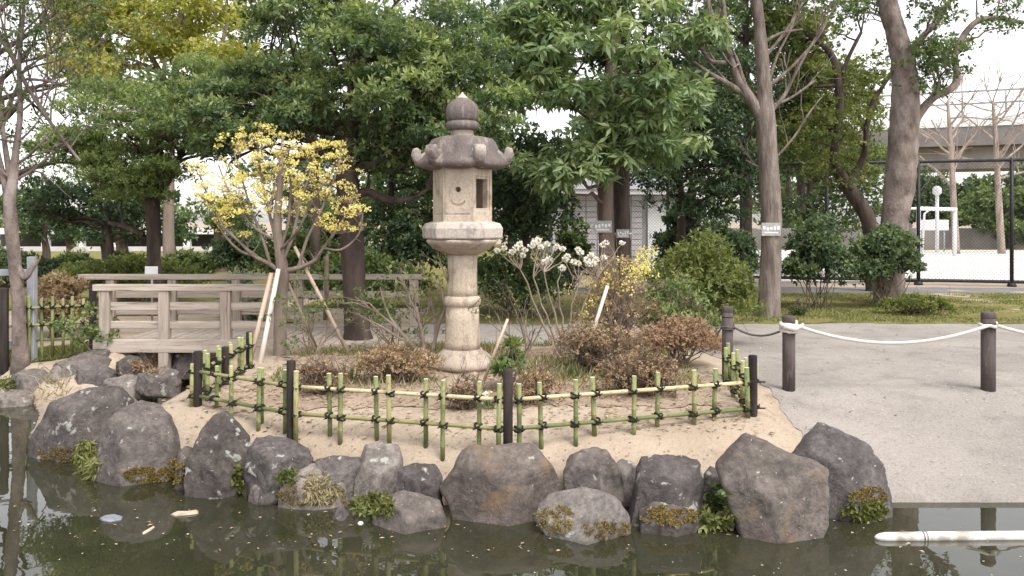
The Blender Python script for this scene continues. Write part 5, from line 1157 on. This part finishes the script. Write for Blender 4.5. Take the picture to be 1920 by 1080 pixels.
bladegrass('weeds', 'dry straw coloured stalks among the shrubs in the bed', 5000, (-2.4, 1.8), (7.9, 10.9), .10, 'leaf_straw', 543, .16)
scatter('floating_flecks', 'dead leaves and scum gathered along the rocks', 150, (-4.0, 2.6), (5.3, 6.3), .03, .018, 'litter', lambda x, y: x * 0 + WZ + .004, 538)
# floating things
pY = F * (EYE - WZ) / (1011 - HOR)
m = MB(); pp = [P(1640, 1011, pY)]; x0 = pp[0].x
pts = [(x0, .006), (x0 + .012, .016), (x0 + .035, .026), (x0 + .075, .032), (x0 + .3, .034), (x0 + .9, .034), (x0 + 2.2, .034)]
m.tube([(x, pY + .02 * (x - x0), WZ + .012) for x, r in pts], [r for x, r in pts], 16)
fp = thing('floating_pole', (x0, pY, WZ), 'white rounded pole floating on the water at lower right', 'pole'); m.build('tube', M['pvc'], fp)
for xx in (.31, .33): m = MB(); m.tube([(x0 + xx, pY + .02 * xx, WZ + .012), (x0 + xx + .008, pY + .02 * xx, WZ + .012)], .0355, 16, cap=False); m.build('joint_band', M['bark_grey'], fp)
def floater(name, label, pts, mat, cat, h=.006):
    m = MB(); ps = [P(a, b_, F * (EYE - WZ) / (b_ - HOR)) for a, b_ in pts]; lo = [Vector((p.x, p.y, WZ + .001)) for p in ps]; c = sum(lo, Vector()) / len(lo)
    hi = [c + (p - c) * .8 + Vector((0, 0, h)) for p in lo]; m.loft([lo, hi], smooth=True); return tag(m.build(name, M[mat]), label, cat)
floater('floating_leaf', 'bluish grey leaf floating on the water at lower left', [(185, 973), (197, 968), (215, 966), (232, 970), (228, 976), (208, 980), (192, 978)], 'wet_leaf', 'leaf', .012)
floater('floating_twig', 'pale pinkish twig floating below the pointed boulder', [(318, 966), (330, 961), (350, 961), (374, 958), (372, 964), (350, 967), (330, 969)], 'stake', 'twig', .012)
floater('floating_twig', 'short thin twig floating nearest the lower left', [(266, 1000), (278, 993), (290, 986), (291, 989), (280, 997), (268, 1003)], 'stake', 'twig')
floater('floating_leaf', 'small pale petal floating before the square block', [(670, 981), (675, 978), (681, 979), (682, 983), (676, 985), (671, 984)], 'stake_white', 'leaf')

# ------------------------------------------------------------------ far right: wire fence, goal, viaduct, lamp
def wire_fence():
    A = Vector((1.4, 24.2, 0)); B = Vector((14.4, 20.2, 0)); d = B - A; L = d.length; u = d / L; H = 3.15
    t = thing('wire_fence', A, 'tall black wire mesh fence round the sports field', 'fence')
    X = lambda px: (lambda k: (k * A.y - A.x) / (d.x - k * d.y))((px - 960) / F) * L
    ps = sorted([X(q) for q in (1062, 1178, 1252, 1390, 1550, 1722, 1897)] + [L])
    for s in ps:
        p = A + u * s; m = MB(); m.tube([(p.x, p.y, -.2), (p.x, p.y, H)], .045, 10); m.build('post', M['steel_black'], t)
        m = MB(); m.tube([(p.x, p.y, 0), (p.x, p.y, .06), (p.x, p.y, .10)], [.11, .10, .05], 10); m.build('post_foot', M['steel_black'], t)
    for z in (H - .05, .12):
        m = MB(); m.tube([A + Vector((0, 0, z)), B + Vector((0, 0, z))], .042, 8); m.build('rail', M['steel_black'], t)
    for s0, s1 in zip(ps[:-1], ps[1:]):
        m = MB(); st = .085; w_ = s1 - s0; hh = H - .2; k = -hh
        while k < w_:
            for sg in (1, -1):
                a0, a1 = max(0, k), min(w_, k + hh)
                if a1 > a0:
                    z0, z1 = .14 + (a0 - k), .14 + (a1 - k)
                    if sg < 0: z0, z1 = .14 + hh - (a0 - k), .14 + hh - (a1 - k)
                    m.tube([A + u * (s0 + a0) + Vector((0, 0, z0)), A + u * (s0 + a1) + Vector((0, 0, z1))], .0030, 3, cap=False)
            k += st
        tag(m.build('mesh_panel', M['steel_black'], t), kind='stuff')
wire_fence()
gl = thing('football_goal', P(1722, 482, 38.2), 'white football goal behind the wire fence', 'goal')
def bar(name, pts, r, mat, par):
    m = MB(); m.tube(pts, r, 10); return m.build(name, M[mat], par)
g0 = P(1722, 482, 36.5); g1 = P(1790, 480, 39.4); gt = 2.15
for q in (g0, g1): bar('goal_post', [(q.x, q.y, -.1), (q.x, q.y, gt)], .09, 'white', gl)
bar('crossbar', [(g0.x - .05, g0.y, gt), (g1.x + .05, g1.y, gt)], .09, 'white', gl)
for q, sx in ((g0, 1), (g1, 1)):
    bar('back_frame', [(q.x, q.y, gt), (q.x - 1.1, q.y + .1, gt), (q.x - 1.35, q.y + .1, gt - .2), (q.x - 1.45, q.y + .1, .05)], .05, 'white', gl)
bar('ground_bar', [(g0.x - 1.45, g0.y + .1, .05), (g1.x - 1.45, g1.y + .1, .05)], .04, 'white', gl)
lp = thing('lamp_post', (P(1757, 0, 44).x, 44, 0), 'white pole with a rounded lamp head behind the goal', 'lamp')
bar('pole', [(lp.location.x, 44, -.1), (lp.location.x, 44, 3.0)], .09, 'white', lp)
m = MB(); m.tube([(lp.location.x, 44, 2.95), (lp.location.x, 44, 3.05), (lp.location.x, 44, 3.3), (lp.location.x, 44, 3.42)], [.10, .22, .22, .1], 14); m.build('lamp_head', M['white'], lp)
sb = thing('notice_board', (P(1748, 0, 45).x, 45, 0), 'white notice board standing behind the goal mouth', 'sign')
c = P(1750, 422, 45); m = MB(); m.box(c, (1.6, .06, .55)); m.build('board', M['white'], sb, bevel=.01)
for s in (-.6, .6): bar('leg', [(c.x + s, 45.06, -.1), (c.x + s, 45.06, c.z)], .04, 'steel_grey', sb)
# viaduct
vd = thing('viaduct', (20, 62, 0), 'grey concrete road viaduct crossing behind the sports field', 'viaduct')
vA = Vector((18, 74, 0)); vB = Vector((70, 52, 0))
def vbox(name, z0, z1, off, wid, mat):
    m = MB(); u = (vB - vA).normalized(); n_ = Vector((-u.y, u.x, 0)); q = [vA + n_ * off, vB + n_ * off, vB + n_ * (off + wid), vA + n_ * (off + wid)]
    m.loft([[p + Vector((0, 0, z0)) for p in q], [p + Vector((0, 0, z1)) for p in q]]); return m.build(name, M[mat], vd)
vbox('deck', 7.2, 8.6, -4, 9, 'concrete_dark'); vbox('parapet', 8.6, 9.3, -4.05, .3, 'white'); vbox('girder', 5.6, 7.2, -2, 5, 'concrete')
for k in range(6):
    p = vA.lerp(vB, (k + .5) / 6) ; m = MB(); m.box((p.x, p.y, 2.7), (1.6, 1.6, 5.8)); m.build('pier', M['concrete'], vd, bevel=.05)
u = (vB - vA).normalized()
for k in range(20):
    p = vA.lerp(vB, (k + .5) / 20) + Vector((-u.y, u.x, 0)) * -3.9; bar('barrier_post', [(p.x, p.y, 9.5), (p.x, p.y, 11.2)], .06, 'steel_grey', vd)
for z in (10.3, 11.2): bar('barrier_rail', [vA + Vector((-u.y, u.x, 0)) * -3.9 + Vector((0, 0, z)), vB + Vector((-u.y, u.x, 0)) * -3.9 + Vector((0, 0, z))], .07, 'steel_grey', vd)
m = MB(); m.box((30, 50, .55), (40, .25, 1.3)); tag(m.build('low_wall', M['concrete_dark'], bevel=.02), 'low dark wall along the far side of the sports field', 'wall')
for i, (px, lab) in enumerate([(1785, 'bare pale tree behind the goal'), (1870, 'bare pale tree near the right picture edge')]):
    rg = RS(560 + i); Y = 42; t = thing('bare_tree', (P(px, 0, Y).x, Y, 0), lab, 'tree', 'bare trees by the viaduct'); tips = []
    tp, tr = trace([(px + 8, 476, 7), (px + 4, 400, 6), (px, 320, 5), (px - 4, 250, 4), (px - 8, 190, 2.5)], Y)
    m = MB(); m.tube(tp, tr, 10); m.build('trunk', M['bark_pale'], t); m = MB()
    for j in range(8, len(tp)):
        grow(m, tp[j], Vector((rg.normal(), rg.normal() * .5, .6)), 2.2, tr[j] * .5, 2, rg, tips, .5, .1)
    m.build('branches', M['bark_pale'], t)
# white building with tiled wall
bd = thing('white_building', P(1150, 490, 26.5), 'small white tiled building behind the dark trunks', 'building')
BY = 26.5; X = lambda px: (px - 960) * BY / F; Z = lambda py: EYE - (py - HOR) * BY / F
x0, x1 = X(1035), X(1268); zt = Z(366)
m = MB(); m.box(((x0 + x1) / 2, BY + 1.6, zt / 2 - .05), (x1 - x0, 3.2, zt + .1)); m.build('wall', M['roof_grey'], bd)
tw, th_ = .33, .165; tl = None; nx = int((x1 - x0) / tw); nz = int(zt / th_)
tile = MB(); tile.box((0, 0, 0), (tw - .014, .03, th_ - .014)); tme = bpy.data.meshes.new('wall_tile'); tme.from_pydata(tile.v, [], tile.f); tme.materials.append(M['wall_white'])
tw = (x1 - x0) / nx; th_ = zt / nz
for i in range(nx):
    for j in range(nz):
        xx = x0 + (i + .5) * tw
        if j > 2 and not (X(1195) < xx < X(1235)): child('wall_tile', tme, bd, (xx, BY - .004 + .004 * rng.rand(), (j + .5) * th_))
m = MB(); m.box(((X(1214) + X(1252)) / 2, BY - .045, zt * .46), (m_(38, BY), .05, zt * .9)); dr = m.build('door', M['white'], bd, bevel=.006)
m = MB(); m.box((X(1219), BY - .08, zt * .48), (.03, .03, .16)); m.build('handle', M['steel_grey'], dr)
m = MB(); m.box(((x0 + x1) / 2, BY + 1.5, zt + .09), (x1 - x0 + .5, 3.9, .16)); m.build('eave', M['white'], bd, bevel=.01)
m = MB(); a, c = x0 - .35, x1 + .35
m.loft([[Vector((a, BY - .5, zt + .172)), Vector((c, BY - .5, zt + .172)), Vector((c, BY + 3.6, zt + .172)), Vector((a, BY + 3.6, zt + .172))], [Vector((a + .6, BY + 1.3, zt + .85)), Vector((c - .6, BY + 1.3, zt + .85)), Vector((c - .6, BY + 1.7, zt + .85)), Vector((a + .6, BY + 1.7, zt + .85))]]); m.build('roof', M['roof_grey'], bd)
# far left: white canopy building, monument, sign, cone, steel frame
cb = thing('canopy', P(150, 470, 48), 'long white canopy roof on posts in the left distance', 'building')
cy = 48; xa, xb = (-40 - 960) * cy / F, (470 - 960) * cy / F
m = MB(); m.box(((xa + xb) / 2, cy, 1.05), (xb - xa, 4, .28)); m.build('roof', M['white'], cb)
for k in range(8):
    x = xa + (xb - xa) * (k + .5) / 8; m = MB(); m.box((x, cy - 1.8, .4), (.35, .35, 1.02)); m.build('post', M['white'], cb)
m = MB(); m.box(((xa + xb) / 2, cy + 2.2, .4), (xb - xa, .3, 1.0)); m.build('rear_wall', M['concrete_dark'], cb)
m = MB(); m.box(((xa + xb) / 2, cy - 2.4, .1), (xb - xa, .3, .3)); m.build('front_wall', M['wall_white'], cb)
mo = P(148, 492, 26); m = MB(); m.loft([[mo + Vector((s * .25, t_ * .2, -.25)) for s, t_ in ((-1, -1), (1, -1), (1, 1), (-1, 1))], [mo + Vector((s * .23, t_ * .18, .3)) for s, t_ in ((-1, -1), (1, -1), (1, 1), (-1, 1))], [mo + Vector((s * .12, t_ * .1, .46)) for s, t_ in ((-1, -1), (1, -1), (1, 1), (-1, 1))]])
tag(m.build('stone_marker', M['granite_worn'], bevel=.03), 'pale upright stone on the far lawn at left', 'stone')
sg = thing('small_sign', P(284, 540, 13.2), 'small white board on a stake beyond the bridge', 'sign'); c = P(284, 508, 13.2)
m = MB(); m.box(c, (.20, .015, .14)); m.build('board', M['white'], sg, bevel=.003); bar('stake', [(c.x, 13.22, -.1), (c.x, 13.22, c.z)], .016, 'timber_v', sg)
cn = thing('traffic_cone', P(437, 497, 30), 'small red marker cone with a white top in the distance', 'cone'); c = Vector((cn.location.x, 30, 0))
m = MB(); m.box(c + Vector((0, 0, .02)), (.36, .36, .04)); m.build('foot', M['orange'], cn)
m = MB(); m.tube([c + Vector((0, 0, .04)), c + Vector((0, 0, .42))], [.15, .085], 14); m.build('body', M['orange'], cn)
m = MB(); m.tube([c + Vector((0, 0, .4205)), c + Vector((0, 0, .6))], [.085, .04], 14); m.build('tip', M['white'], cn)
sf = thing('steel_frame', P(44, 660, 10.3), 'grey steel gate frame behind the bare left trunk', 'frame')
c = P(50, 0, 10.5).x; z1 = EYE - (482 - HOR) * 10.5 / F
m = MB(); m.box((c, 10.62, (z1 - .2) / 2), (.09, .09, z1 + .2)); m.build('post', M['steel_grey'], sf, bevel=.006)
for py in (512, 648):
    m = MB(); zz = EYE - (py - HOR) * 10.5 / F; m.box((c - .45, 10.62, zz), (.80, .06, .08)); m.build('bar', M['steel_grey'], sf, bevel=.005)
